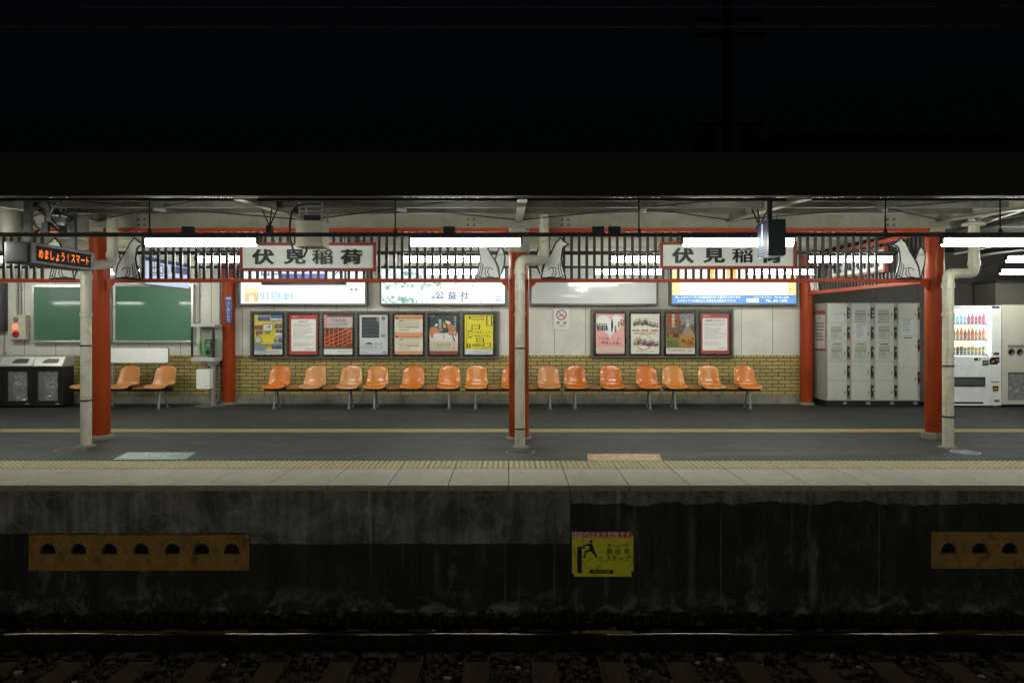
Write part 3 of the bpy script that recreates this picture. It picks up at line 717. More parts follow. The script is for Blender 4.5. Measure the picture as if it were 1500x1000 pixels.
# ------------------------------------------------------------------ fluorescent lamps
TUBE = emis('fluorescent_tube', (.985, 1.0, .895), LAMP)
def make_lamp():
    t = thing('fluorescent_lamp', (0, 0, 0), 'x', 'lamp', 'fluorescent platform lamps')
    q = MB(); w = .595
    pr = [(-.042, .035), (-.046, 0), (-.036, -.036), (-.015, -.05), (.015, -.05), (.036, -.036), (.046, 0), (.042, .035)]
    n = len(pr); vs = [(x, a, b_) for x in (-w, w) for a, b_ in pr]
    q.add(vs, [(k, (k + 1) % n, n + (k + 1) % n, n + k) for k in range(n - 1)], TUBE, None, True)
    q.add(vs, [tuple(range(n)), tuple(range(n, 2 * n))], TUBE); q.build('lit_diffuser', parent=t, angle=60)
    q = MB(); q.box(-.60, .60, -.05, .05, .0355, .062, DGREY); q.cyl((0, 0, .06), (0, 0, .085), .012, DGREY, 8); q.build('housing', parent=t, bevel=.003)
    for s in (-1, 1):
        q = MB(); q.box(s * .597 if s > 0 else -.625, .625 if s > 0 else -.597, -.03, .03, -.028, .034, BLACK); q.cyl((s * .615, 0, -.02), (s * .615, 0, .055), .014, BLACK, 8)
        q.build('end_cap', parent=t, bevel=.004)
    return t
LAMP0 = make_lamp(); first = True
rows = [(7.5, 2.505, [(-6.3, 'lamp of the front row beyond the display'), (-3.375, 'bright lamp of the front row above the green board and name board'),
                   (-.4725, 'bright lamp of the front row crossing the middle fox'), (2.52, 'bright lamp of the front row behind the number one sign'),
                   (5.37, 'bright lamp of the front row beside the stained drain pipe bend'), (8.3, 'lamp of the front row past the stained bend')]),
        (10.0, 2.56, [(-6.9, 'lamp of the middle row hidden behind the display'), (-3.97, 'lamp of the middle row ending behind the first name board'), (-.94, 'lamp of the middle row, high over the leaf patterned light box'),
                      (2.11, 'lamp of the middle row beside the name board behind the number one sign'), (5.0, 'lamp of the middle row shining in front of the side name board'), (7.9, 'lamp of the middle row over the machines')]),
        (12.2, 2.54, [(-9.75, 'lamp of the back row at the edge beneath the display'), (-6.75, 'lamp of the back row above the second green board'), (-3.7, 'lamp of the back row over the blue hanging panel'),
                      (-.86, 'lamp of the back row, low above the leaf patterned light box'), (2.15, 'lamp of the back row, low above the grey light box'), (4.88, 'lamp of the back row above the orange light box'),
                      (9.40, 'lamp over the drinks machine and recycling cabinet')])]
for y, z, L in rows:
    for x, lab in L:
        lab = 'fluorescent ' + lab
        if first: LAMP0.location = (x, y, z); LAMP0['label'] = lab; first = False
        else: copy_tree(LAMP0, (x, y, z), lab)
for x in [-21 + 3 * k for k in range(15)]: copy_tree(LAMP0, (x, -5.0, 2.62), 'fluorescent lamp of the platform across the tracks')
q = MB(); q.box(-24, 24, -7.5, -.9, 3.0, 3.1, CEIL); tag(q.build('opposite_canopy', origin=(0, -3, 3)), 'canopy of the platform across the tracks', 'canopy', kind='thing')

def conduit(y, z, hang, boxes, label, x0=-10, x1=10, top=3.05):
    t = thing('lamp_conduit', (0, y, z), label, 'conduit', 'lamp conduits')
    q = MB(); q.box(x0, x1, y - .02, y + .02, z - .021, z + .023, BLACK); q.build('pipe', parent=t)
    for x in hang:
        q = MB(); q.cyl((x, y, z), (x, y, top), .008, BLACK, 8); q.cyl((x, y, z - .03), (x, y, z + .06), .022, BLACK, 10); q.build('hanger_rod', parent=t)
    for x in boxes:
        q = MB(); q.box(x - .065, x + .065, y - .03, y + .03, z + .018, z + .09, mat('junction_box', (.03, .04, .045), .5) if 'junction_box' not in bpy.data.materials else bpy.data.materials['junction_box']); q.build('junction_box', parent=t, bevel=.006)
    return t
X = lambda p, D=7.5: pos(p, 0, D).x
ct = conduit(7.5, 2.583, [X(219), X(579), X(936), X(1297), X(1465)], [X(276), X(658), X(876), X(900)], 'black lamp conduit running the length of the front lamp row')
conduit(10.0, 2.64, [-5.2, -2.4, .6, 3.5], [], 'black lamp conduit of the middle lamp row behind the lattice', -10, 5.8)
conduit(12.2, 2.62, [-5.0, -2.2, .7, 3.6], [-1.1, 3.0], 'black lamp conduit of the back lamp row near the wall', -10.5, 5.85)
for px in (395, 1113):
    q = MB(); c = pos(px, 332, 7.5)
    for dx, dy in ((-.09, 0), (0, .06), (.09, 0)): q.cyl((c.x, 7.5, c.z), (c.x + dx, 7.5 + dy, c.z + .20), .008, BLACK, 6)
    q.box(c.x - .03, c.x + .03, 7.47, 7.53, 2.6005, c.z + .01, BLACK)
    q.build('three_strut_hanger', parent=ct)

# ------------------------------------------------------------------ poster boards and posters
BRDM = mat('olive_board_frame', (.095, .092, .068), .5, var=.12)
PFR = mat('black_poster_frame', (.010, .010, .010), .3)
class Print:
    def __init__(s, M, w, h): s.M, s.w, s.h, s.q, s.o = M, w, h, MB(), 0.0
    def up(s): s.o += .0003; return s.o
    def X(s, u): return (u - .5) * s.w
    def Z(s, v): return (.5 - v) * s.h
    def r(s, u0, v0, u1, v1, c): s.q.quad(s.X(u0), s.Z(v1), s.X(u1), s.Z(v0), s.M, c, s.up()); return s
    def p(s, pts, c): s.q.shape([[(s.X(u), s.Z(v)) for u, v in pts]], s.M, c, 0, s.up()); return s
    def d(s, u, v, r, c, r_in=0): s.q.disc(s.X(u), s.Z(v), r * s.w, s.M, c, s.up(), 20, r_in * s.w); return s
    def t(s, body, u, v, size, c, bold=0, wide=1): s.q.text(body, size * s.w, s.M, c, s.X(u), s.Z(v), s.up(), bold, wide); return s
    def lines(s, u0, v0, u1, n, dv, c, th=.006, jit=.25, seed=1):
        rg = random.Random(seed); s.up()
        for i in range(n):
            u = u0; v = v0 + i * dv; e = u1 - (u1 - u0) * jit * rg.random()
            while u < e:
                w = rg.uniform(.02, .06)
                s.q.quad(s.X(u), s.Z(v + th), s.X(min(e, u + w)), s.Z(v), s.M, c, s.o); u += w + rg.uniform(.006, .016)
        return s
K = P(25, 25, 28); WH = P(232, 232, 228); G1 = P(120, 120, 118)
def p_yellow_photos(a):
    a.r(0, 0, 1, .87, P(226, 208, 60)); a.r(0, .87, 1, 1, P(226, 228, 224))
    rg = random.Random(4); cs = [(120, 140, 150), (90, 110, 70), (150, 120, 90), (70, 95, 130), (170, 170, 160), (130, 80, 70), (60, 80, 60), (190, 190, 195), (95, 85, 75)]
    def pic(u0, v0, u1, v1):
        c = rg.choice(cs); a.r(u0, v0, u1, v1, P(*c)); a.r(u0, v0, u1, v0 + (v1 - v0) * .35, P(*[min(255, x + rg.randint(20, 60)) for x in c]))
        for _ in range(7):
            x = rg.uniform(u0, u1 - .04); y = rg.uniform(v0 + (v1 - v0) * .3, v1 - .02); c2 = rg.choice(cs); a.r(x, y, min(u1, x + rg.uniform(.02, .07)), min(v1, y + rg.uniform(.01, .04)), P(*c2))
    pic(.12, .02, .56, .16); a.r(.58, 0, 1, .10, P(60, 110, 175)); pic(.58, .09, 1, .19); pic(.72, .22, .98, .34); pic(.02, .26, .30, .37); pic(.06, .38, .3, .52)
    pic(.76, .36, 1, .45); pic(.76, .47, .99, .56); pic(.70, .57, .84, .69); pic(.86, .57, 1, .69); pic(.02, .74, .42, .87); pic(.45, .72, .62, .78); pic(.64, .72, .98, .85); a.r(.02, .77, .42, .87, P(120, 150, 160))
    a.d(.16, .63, .125, P(60, 60, 60)); a.d(.16, .63, .11, P(190, 195, 185)); a.p([(.34, .23), (.66, .23), (.68, .27), (.68, .39), (.64, .41), (.34, .41), (.32, .37)], P(120, 125, 130)); a.p([(.36, .245), (.64, .245), (.66, .28), (.66, .38), (.62, .395), (.36, .395), (.34, .36)], WH)
    a.t('八幡', .5, .30, .11, K, .01); a.t('おさんぽ', .5, .36, .06, G1); a.t('散策', .5, .46, .09, P(60, 90, 100), .01)
    a.lines(.06, .91, .94, 3, .022, G1, .007)
def p_notice(title, rows, seed, red=(186, 74, 62)):
    def f(a):
        a.r(0, 0, 1, 1, P(*red)); a.t('お知らせ', .20, .05, .055, WH, .01)
        a.p([(.07, .125), (.09, .11), (.91, .11), (.93, .125), (.93, .90), (.91, .915), (.09, .915), (.07, .90)], WH)
        a.t(title, .5, .17, .085, K, .012)
        a.lines(.14, .235, .88, 2, .045, K, .012, .2, seed)
        a.lines(.14, .34, .88, rows, .028, G1, .008, .5, seed + 1)
        a.lines(.14, .70, .88, 4, .028, G1, .007, .4, seed + 2); a.lines(.58, .86, .88, 1, .02, K, .01, .0, seed + 3)
    return f
def p_gates(a):
    a.r(0, 0, 1, 1, P(90, 62, 50)); a.r(0, 0, 1, .33, P(196, 186, 188)); a.r(0, 0, 1, .06, P(120, 60, 50))
    rg = random.Random(9)
    for i in range(90): a.r(*(lambda x, y: (x, y, min(1, x + rg.uniform(.02, .08)), y + rg.uniform(.008, .03)))(rg.uniform(0, .93), rg.uniform(.32, .84)), P(*rg.choice([(50, 48, 40), (80, 80, 60), (110, 60, 40), (40, 50, 45), (150, 140, 120)])))
    OR = P(222, 104, 52)
    for k in range(7):
        x = .02 + k * .155; a.p([(x, .36 + (6 - k) * .0), (x + .028, .36), (x + .028, .85 - k * .018), (x, .85 - k * .018)], OR)
    for k in range(5):
        v = .42 + k * .095; a.p([(0, v + .17), (1, v - .13), (1, v - .11), (0, v + .195)], P(226, 116, 62))
        a.p([(0, v + .10), (1, v - .03), (1, v - .024), (0, v + .11)], P(190, 84, 48))
    a.r(0, 0, .10, .33, P(205, 150, 140)); a.t('千本鳥居', .5, .13, .13, P(150, 130, 132), .01); a.lines(.15, .22, .85, 2, .035, P(150, 140, 142), .012)
    a.r(0, .80, 1, .86, P(96, 100, 74)); a.r(0, .86, 1, 1, P(220, 222, 218)); a.lines(.5, .90, .95, 3, .022, G1)
def p_screen(a):
    a.r(0, 0, 1, 1, P(206, 210, 216)); a.r(.08, .06, .70, .58, P(42, 48, 56)); a.r(.60, .06, .70, .18, P(170, 140, 90))
    for k in range(16): a.r(.08, .10 + k * .029, .70, .104 + k * .029 + (k % 3) * .003, P(78 + (k * 37) % 40, 86 + (k * 37) % 40, 92 + (k * 37) % 40))
    a.d(.84, .09, .065, P(50, 54, 62)); a.d(.84, .09, .03, P(150, 154, 160))
    for i in range(3): a.lines(.78 + i * .045, .16, .795 + i * .045, 14, .022, G1, .010, 0, i)
    a.r(.76, .50, .92, .56, P(30, 36, 80)); a.t('京都', .84, .53, .07, WH)
    a.p([(.18, .735), (.34, .69), (.50, .735), (.48, .74), (.20, .74)], K); rg = random.Random(2)
    for i in range(50): 
        x = rg.uniform(.07, .48); y = rg.uniform(.76, .87); a.r(x, y, x + .02, y + .010, P(*rg.choice([(40, 42, 46), (110, 112, 116)])))
    a.lines(.56, .70, .68, 6, .03, G1, .01, .3, 3); a.lines(.72, .70, .86, 6, .03, G1, .01, .3, 5); a.lines(.06, .94, .3, 1, .02, K, .012); a.r(.82, .935, .94, .955, K)
def p_orange_table(a):
    a.r(0, 0, 1, 1, P(226, 158, 116))
    for z in (0.0, .47):
        a.r(0, .115 + z, 1, .445 + z, P(228, 222, 206)); a.t('おけいはん時刻案内', .56, .085 + z, .075, P(130, 60, 40), .006); a.r(.04, .065 + z, .15, .105 + z, P(120, 60, 40))
        a.r(.16, .135 + z, .32, .17 + z, P(110, 150, 80)); a.lines(.36, .14 + z, .92, 1, .03, P(150, 170, 80), .022, 0, 3); a.r(.72, .135 + z, .92, .165 + z, P(226, 190, 110))
        a.lines(.10, .20 + z, .92, 3, .026, G1, .008, .1, 8); a.lines(.16, .29 + z, .86, 1, .03, P(150, 90, 50), .02, 0, 2); a.r(.42, .315 + z, .84, .33 + z, P(200, 130, 90))
        a.lines(.16, .35 + z, .55, 3, .027, P(110, 130, 90), .008, .2, 4)
def p_manners(a):
    a.r(0, 0, 1, .5, P(48, 66, 72)); a.r(0, .45, 1, .80, P(218, 214, 212)); a.r(0, .44, 1, .465, P(96, 130, 84)); a.r(0, .70, 1, .92, P(206, 200, 178)); a.r(0, .66, 1, .71, P(222, 190, 186)); a.r(0, .91, 1, 1, P(150, 72, 66))
    SK = P(206, 128, 100); DK = P(40, 38, 42)
    a.p([(0, .36), (.06, .31), (.16, .30), (.26, .32), (.32, .38), (.33, .44), (.28, .47), (.20, .46), (.14, .50), (.13, .60), (.05, .57), (.01, .48)], SK)
    a.p([(.26, .40), (.46, .36), (.50, .38), (.30, .45)], SK); a.p([(.16, .28), (.24, .22), (.30, .24), (.26, .30)], WH)
    a.r(.32, .16, .42, .36, P(140, 170, 160)); a.r(.33, .12, .41, .16, P(210, 214, 208)); a.r(.49, .08, .505, .62, DK)
    a.p([(.48, .17), (.60, .30), (.56, .34), (.48, .32)], P(214, 170, 70))
    a.p([(.54, .16), (.62, .10), (.70, .13), (.74, .20), (.72, .25), (.62, .24)], P(226, 206, 196)); a.p([(.54, .14), (.62, .09), (.72, .12), (.75, .19), (.68, .16)], DK)
    a.p([(.62, .26), (.74, .22), (.86, .28), (.92, .40), (.98, .48), (.92, .54), (.80, .50), (.68, .52), (.66, .40)], P(176, 120, 96)); a.p([(.66, .42), (.80, .42), (.98, .47), (.96, .52), (.80, .50), (.68, .52)], SK)
    a.r(.52, .385, .62, .42, DK); a.p([(.78, .50), (.82, .50), (.90, .66), (.86, .68)], DK)
    for i, ch in enumerate('みのさきへん'): a.t(ch, .90, .07 + i * .072, .085, WH, .012)
    a.t('おけいはん', .09, .035, .04, WH)
    a.r(.17, .715, .84, .855, P(110, 110, 80)); a.r(.18, .722, .83, .848, P(212, 206, 176)); a.lines(.24, .745, .78, 2, .045, K, .016, .1, 3); a.d(.85, .85, .022, K)
def p_stopphone(a):
    YL = P(232, 220, 44); a.r(0, 0, 1, .87, YL); a.r(0, .87, 1, 1, P(214, 216, 224)); DK = P(54, 52, 40)
    def phone(u0, v0, u1, v1, ch):
        a.r(u0, v0, u1, v1, DK); w = u1 - u0; h = v1 - v0
        a.r(u0 + .02 + .02 * (w > h * .8), v0 + .012 + .012 * (w <= h * .8), u1 - .02 - .02 * (w > h * .8), v1 - .012 - .012 * (w <= h * .8), YL); a.t(ch, (u0 + u1) / 2, (v0 + v1) / 2, .085, K, .02)
    phone(.76, .02, .97, .28, '!'); phone(.24, .25, .54, .37, 'ー!'); phone(.13, .40, .27, .58, '!'); phone(.41, .59, .68, .69, '!ー'); phone(.65, .71, .92, .81, 'ー!')
    for v in range(11): a.r(.05, .04 + v * .075, .09, .05 + v * .075, DK); a.r(.055, .06 + v * .075, .085, .085 + v * .075, P(150, 140, 50))
    a.lines(.25, .03, .70, 1, .05, P(150, 140, 40), .03, .05, 3); a.lines(.25, .10, .70, 1, .05, P(150, 140, 40), .03, .05, 4); a.r(.14, .03, .22, .11, P(120, 110, 40))
    a.t('やめましょう。', .64, .44, .098, K, .012); a.t('歩きスマホ。', .62, .535, .105, K, .012)
    a.lines(.26, .73, .62, 2, .04, DK, .02, .1, 5); a.t('STOP Texting While Walking', .66, .85, .052, DK)
    a.r(.06, .72, .12, .84, P(100, 110, 40)); a.r(.15, .72, .21, .84, P(110, 110, 40)); a.lines(.3, .92, .9, 2, .03, G1, .008)
def p_kind(a):
    a.r(0, 0, 1, 1, P(232, 168, 166)); h = []
    for k in range(40):
        t = 2 * PI * k / 40; h.append((.5 + .030 * 16 * math.sin(t) ** 3, .27 - .019 * (13 * math.cos(t) - 5 * math.cos(2 * t) - 2 * math.cos(3 * t) - math.cos(4 * t))))
    a.p(h, P(232, 234, 232)); rg = random.Random(5)
    for i in range(5):
        x = .06 + i * .075; a.d(x, .25 + (i % 2) * .01, .025, P(70, 60, 55)); a.p([(x - .03, .28), (x + .03, .28), (x + .06, .40), (x + .03, .44), (x - .01, .40)], P(*rg.choice([(80, 92, 90), (110, 120, 110), (60, 66, 74)])))
    a.d(.56, .17, .03, P(60, 54, 52)); a.p([(.53, .20), (.60, .20), (.60, .33), (.57, .46), (.54, .46), (.53, .33)], P(40, 46, 70)); a.p([(.66, .30), (.71, .30), (.72, .42), (.69, .48), (.65, .46)], P(110, 116, 124))
    for x, v in ((.80, .22), (.88, .16), (.96, .17), (.90, .28)): a.d(x, v, .03, P(66, 56, 50)); a.p([(x - .04, v + .03), (x + .035, v + .03), (x + .03, v + .12), (x - .03, v + .12)], P(*rg.choice([(200, 190, 110), (120, 140, 110), (180, 120, 120)])))
    a.t('いつも', .28, .615, .125, K, .006); a.t('♡', .60, .61, .12, P(205, 110, 110)); a.t('に', .80, .615, .115, K, .004)
    a.t('やさしさを。', .53, .725, .125, K, .016); a.r(0, .835, 1, .955, P(222, 198, 190)); a.lines(.12, .86, .9, 2, .035, P(170, 150, 146), .01)
def crowd(a, v, seed):
    rg = random.Random(seed); cs = [(60, 110, 90), (50, 70, 120), (200, 180, 70), (110, 110, 120), (150, 80, 110), (70, 60, 100), (180, 120, 90), (90, 140, 100)]
    for i in range(13):
        x = .13 + i * .065 + rg.uniform(-.01, .01); dv = rg.uniform(0, .09) + (.05 if i > 6 else 0)
        a.p([(x - .035, v + .05 + dv), (x + .035, v + .05 + dv), (x + .04, v + .17 + dv * .5), (x - .035, v + .17 + dv * .5)], P(*rg.choice(cs)))
        a.d(x, v + .03 + dv, .030, P(222, 190, 170)); a.p([(x - .03, v + .03 + dv), (x - .02, v + .005 + dv), (x + .02, v + .005 + dv), (x + .03, v + .03 + dv), (x, v + .018 + dv)], P(50, 44, 44))
def p_crowd(a):
    a.r(0, 0, 1, 1, P(226, 224, 212))
    for k in range(5): a.r(.52 + k * .09, .05, .525 + k * .09, .22, P(150, 150, 170)); a.r(.50, .06 + k * .035, .97, .063 + k * .035, P(170, 170, 185))
    crowd(a, .10, 1)
    for u, s in ((.16, 'まわり'), (.47, 'ゆずる'), (.80, 'やさしく')): a.r(u - .10, .395, u + .13, .44, P(196, 56, 44)); a.t(s, u + .015, .418, .06, WH, .01)
    a.t('あなたの周りにも思いやり', .5, .49, .066, K, .014); crowd(a, .58, 6)
    a.d(.46, .71, .27, P(190, 50, 40), .255); a.lines(.2, .93, .42, 1, .02, G1, .014); a.lines(.62, .93, .8, 1, .02, G1, .014)
def p_temple(a):
    rg = random.Random(12); a.r(0, 0, 1, 1, P(110, 98, 70)); a.r(0, 0, .5, .30, P(176, 84, 50)); a.r(.5, 0, 1, .28, P(150, 150, 150))
    for i in range(110):
        x = rg.uniform(0, .95); y = rg.uniform(.04, .52); c = rg.choice([(70, 80, 46), (52, 60, 40), (130, 100, 60), (170, 90, 50), (110, 110, 100)] if x < .5 else [(120, 116, 108), (90, 88, 84), (150, 146, 140), (130, 84, 60), (70, 70, 64)]); a.r(x, y, min(1, x + rg.uniform(.02, .07)), y + rg.uniform(.008, .03), P(*c))
    a.p([(.68, .28), (.78, .28), (.98, .52), (.55, .52)], P(146, 140, 132)); a.r(0, .52, .48, .84, P(122, 130, 62)); a.r(.48, .52, 1, .84, P(176, 126, 48)); a.r(.04, .50, .44, .60, P(96, 50, 34)); a.r(.10, .52, .24, .58, P(190, 110, 60))
    for i in range(26): x = rg.uniform(.66, .94); y = rg.uniform(.58, .82); a.r(x, y, x + .05, y + .025, P(*rg.choice([(60, 50, 34), (110, 70, 40), (150, 120, 70)])))
    a.r(.55, .64, .66, .71, P(120, 50, 34)); 
    for i, ch in enumerate('京都特別'): a.t(ch, .25, .05 + i * .085, .12, WH, .014)
    for i, ch in enumerate('公開'): a.t(ch, .75, .18 + i * .10, .12, WH, .014)
    a.lines(.06, .66, .44, 5, .032, P(60, 70, 30), .012, .2, 6); a.r(0, .85, 1, 1, P(218, 216, 206)); a.t('秋の京都 特別公開', .36, .91, .07, P(150, 60, 40), .01); a.lines(.74, .88, .95, 3, .03, G1, .01)

def board(px0, py0, px1, py1, label, posters, D=13.70):
    a = pos(px0, py1, D); b_ = pos(px1, py0, D); cx = (a.x + b_.x) / 2
    t = thing('poster_board', (cx, 13.79, a.z), label, 'notice board', 'notice boards holding posters')
    q = MB(); q.box(a.x + .035, b_.x - .035, D + .012, 13.784, a.z + .035, b_.z - .035, mat('board_backing', (.05, .05, .042), .6)); q.build('backing', parent=t)
    q = MB(); f = .04
    q.box(a.x, b_.x, D, 13.7835, b_.z - f, b_.z, BRDM); q.box(a.x, b_.x, D, 13.7835, a.z, a.z + f, BRDM)
    q.box(a.x, a.x + f, D, 13.783, a.z + f + .0005, b_.z - f - .0005, BRDM); q.box(b_.x - f, b_.x, D, 13.783, a.z + f + .0005, b_.z - f - .0005, BRDM)
    q.build('board_frame', parent=t, bevel=.004)
    for i in range(len(posters) - 1):
        m_ = (posters[i][1] + posters[i + 1][0]) / 2; c = pos(m_, 0, D).x
        q = MB(); q.box(c - .026, c + .026, D + .002, D + .0118, a.z + f, b_.z - f, BRDM); q.build('divider', parent=t)
    for (x0, x1, y0, y1, fn, lab) in posters:
        DF = D - .022; a = pos(x0, y1, DF); b_ = pos(x1, y0, DF); cx = (a.x + b_.x) / 2; cz = (a.z + b_.z) / 2; w = b_.x - a.x; h = b_.z - a.z; f = .034
        p = thing('framed_poster', (cx, DF, cz), lab, 'poster', 'posters in black frames')
        q = MB(); q.box(a.x, b_.x, DF, DF + .0215, b_.z - f, b_.z, PFR); q.box(a.x, b_.x, DF, DF + .0215, a.z, a.z + f, PFR); q.box(a.x, a.x + f, DF, DF + .0215, a.z + f, b_.z - f, PFR); q.box(b_.x - f, b_.x, DF, DF + .0215, a.z + f, b_.z - f, PFR)
        q.build('black_frame', parent=p)
        pr = Print(FRONT(cx, DF + .018, cz), w - 2 * f + .002, h - 2 * f + .002); fn(pr); pr.q.build('printed_sheet', parent=p)
S_ = 51.45
fn1 = [(p_yellow_photos, 'yellow poster tiled with small landscape photos'), (p_notice('お知らせ', 10, 3), 'red bordered notice poster next to the yellow photo poster'), (p_gates, 'poster photo of rows of orange shrine gates'),
       (p_screen, 'pale grey poster with a dark square ink painting'), (p_orange_table, 'peach and cream poster printed with two tables'), (p_manners, 'poster drawing of people in dark green and salmon'), (p_stopphone, 'bright yellow poster with black phone drawings')]
board(366, 455, 731, 525, 'long olive framed notice board with seven posters', [(369.5 + i * S_, 416 + i * S_, 458.5, 521.5, f, l) for i, (f, l) in enumerate(fn1)])
fn2 = [(p_kind, 'pink poster with a white heart and small figures'), (p_crowd, 'cream poster with two cartoon crowds and a red circle'), (p_temple, 'poster with autumn temple photos in orange and green'), (p_notice('特急券のお知らせ', 11, 8, (170, 72, 60)), 'red bordered notice poster nearest the bare cream panels, densely printed')]
board(866, 452, 1075, 524, 'shorter olive framed notice board with four posters', [(870.5 + i * 51.2, 917.5 + i * 51.2, 457, 520.5, f, l) for i, (f, l) in enumerate(fn2)])

# ------------------------------------------------------------------ advertising light boxes
LBF = mat('light_box_case', (.10, .10, .085), .4, metal=.3)
def lightbox(px0, py0, px1, py1, label, fn, D=13.60):
    a = pos(px0, py1, D); b_ = pos(px1, py0, D); cx = (a.x + b_.x) / 2; cz = (a.z + b_.z) / 2; f = .035
    t = thing('advert_light_box', (cx, 13.79, a.z), label, 'light box', 'advertising light boxes on the wall')
    q = MB(); q.box(a.x, b_.x, D, 13.799, b_.z - f, b_.z, LBF); q.box(a.x, b_.x, D, 13.799, a.z, a.z + f, LBF); q.box(a.x, a.x + f, D, 13.799, a.z + f, b_.z - f, LBF); q.box(b_.x - f, b_.x, D, 13.799, a.z + f, b_.z - f, LBF)
    q.build('case', parent=t)
    pr = Print(FRONT(cx, D + .012, cz), b_.x - a.x - 2 * f, b_.z - a.z - 2 * f); fn(pr); pr.q.build('face', parent=t)
def lb1(a):
    a.r(0, 0, 1, 1, E(240, 246, 250, 1.2)); a.r(0.03, .55, .14, .96, E(255, 214, 170, 1.25)); a.r(.03, .70, .14, .96, E(252, 186, 130, 1.2)); a.d(.085, .84, .02, E(255, 240, 225, 1.3)); a.r(.065, .88, .105, .94, E(255, 235, 215, 1.2))
    a.t('明豆軒', .285, .80, .078, E(150, 205, 200, 1.0), .003, 1.35); a.lines(.72, .80, .96, 1, .04, E(200, 225, 225, 1.3), .05, 0, 2); a.t('● ●', .91, .60, .03, E(90, 120, 180, .8))
def lb2(a):
    a.r(0, 0, 1, 1, E(232, 246, 244, 1.15)); rg = random.Random(3)
    for i in range(330):
        x = rg.uniform(0, .95); y = rg.choice([rg.uniform(0, .50), rg.uniform(.78, .97)]); w = rg.uniform(.004, .03); h = rg.uniform(.03, .12)
        if .25 < x < 1 and y > .7 and rg.random() < .8: continue
        if x > .45 and rg.random() < .5: continue
        c = rg.choice([(190, 222, 212), (150, 196, 184), (212, 236, 230), (150, 190, 180)]); a.r(x, y, min(1, x + w), min(.99, y + h), E(*c, .8))
    a.t('公', .475, .76, .068, E(30, 44, 120, .8), .014, 1.1); a.t('益', .575, .76, .068, E(30, 44, 120, .8), .014, 1.1); a.t('社', .675, .76, .068, E(30, 44, 120, .8), .014, 1.1)
    a.lines(.92, .80, .98, 3, .07, E(190, 190, 230, 1.0), .03, 0, 2)
def lb3(a):
    a.M = a.M @ Matrix.Translation((0, 0, .004)) @ Matrix.Rotation(R(.45), 4, 'X'); a.r(0, 0, 1, 1, mat('unlit_grey_acrylic', (.50, .515, .505), .09, var=.02, coat=.2, spec=.3))
def lb4(a):
    a.r(0, 0, 1, 1, E(255, 240, 220, 1.5)); a.r(0, 0, .07, .76, E(255, 212, 150, 1.3)); a.r(.93, 0, 1, .76, E(255, 212, 150, 1.3)); a.r(.28, .02, .34, .35, E(255, 190, 90, 1.0)); a.r(.44, .02, .52, .30, E(255, 180, 80, 1.0))
    a.r(0, .76, 1, 1, E(96, 160, 226, 1.0)); a.t('詳しくはライブラリ仏壇総合案内にて受付けております', .29, .82, .021, E(255, 255, 255, 1.3), .012); a.t('まずはイブツ仏壇おおしま墓石をお問合せ下さい!!', .28, .92, .021, E(255, 255, 255, 1.3), .012)
    a.t('フリーダイヤル  TEL.641-2040', .80, .82, .022, E(255, 255, 255, 1.3), .012); a.p([(.60, .86), (.70, .86), (.70, .965), (.60, .965)], E(240, 250, 255, 1.4)); a.t('TEL. 641-1878', .84, .92, .030, E(255, 255, 255, 1.3), .015)
    a.d(.945, .04, .02, E(190, 60, 60, .7)); a.d(.955, .60, .005, E(20, 40, 70, .5))
lightbox(350, 391, 537, 447, 'lit white advert light box with an orange square mark', lb1)
lightbox(556, 391, 742, 447, 'lit pale green leaf patterned advert light box', lb2)
lightbox(776, 390, 964, 447, 'unlit plain grey advert light box', lb3)
lightbox(982, 390, 1169, 447, 'lit orange and white advert light box with a blue strip', lb4)

# ------------------------------------------------------------------ hanging signs
def rods(q, pts, top=3.06):
    for x, y, z in pts: q.cyl((x, y, z), (x, y, top), .009, BLACK, 8)
a = pos(383, 417, 12.0); b_ = pos(505, 388, 12.0); cx = (a.x + b_.x) / 2; cz = (a.z + b_.z) / 2
t = thing('hanging_direction_sign', (cx, 12.05, a.z), 'lit blue and white hanging sign under the name board', 'hanging sign')
q = MB(); q.box(a.x, b_.x, 12.001, 12.14, a.z, b_.z, DGREY); q.box(a.x, b_.x, 11.99, 12.0005, a.z, a.z + .045, mat('navy_trim', (.012, .03, .09), .4)); q.build('case', parent=t)
pr = Print(FRONT(cx, 11.998, cz + .02), b_.x - a.x - .02, b_.z - a.z - .05); pr.r(0, 0, 1, 1, E(225, 235, 255, 1.3)); pr.r(.20, .50, .80, .98, E(60, 60, 190, .75)); pr.r(.0, .62, .12, .98, E(225, 235, 255, 1.2)); pr.t('出口', .10, .35, .12, E(30, 50, 150, .7), .02); pr.t('京阪電車 2番のりば', .52, .25, .08, E(30, 50, 150, .7), .012); pr.t('↗', .92, .4, .12, E(30, 50, 150, .7), .02)
pr.q.build('lit_face', parent=t)
q = MB(); rods(q, [(a.x + .2, 12.07, b_.z), (b_.x - .2, 12.07, b_.z)], 3.16); q.build('hanger', parent=t)
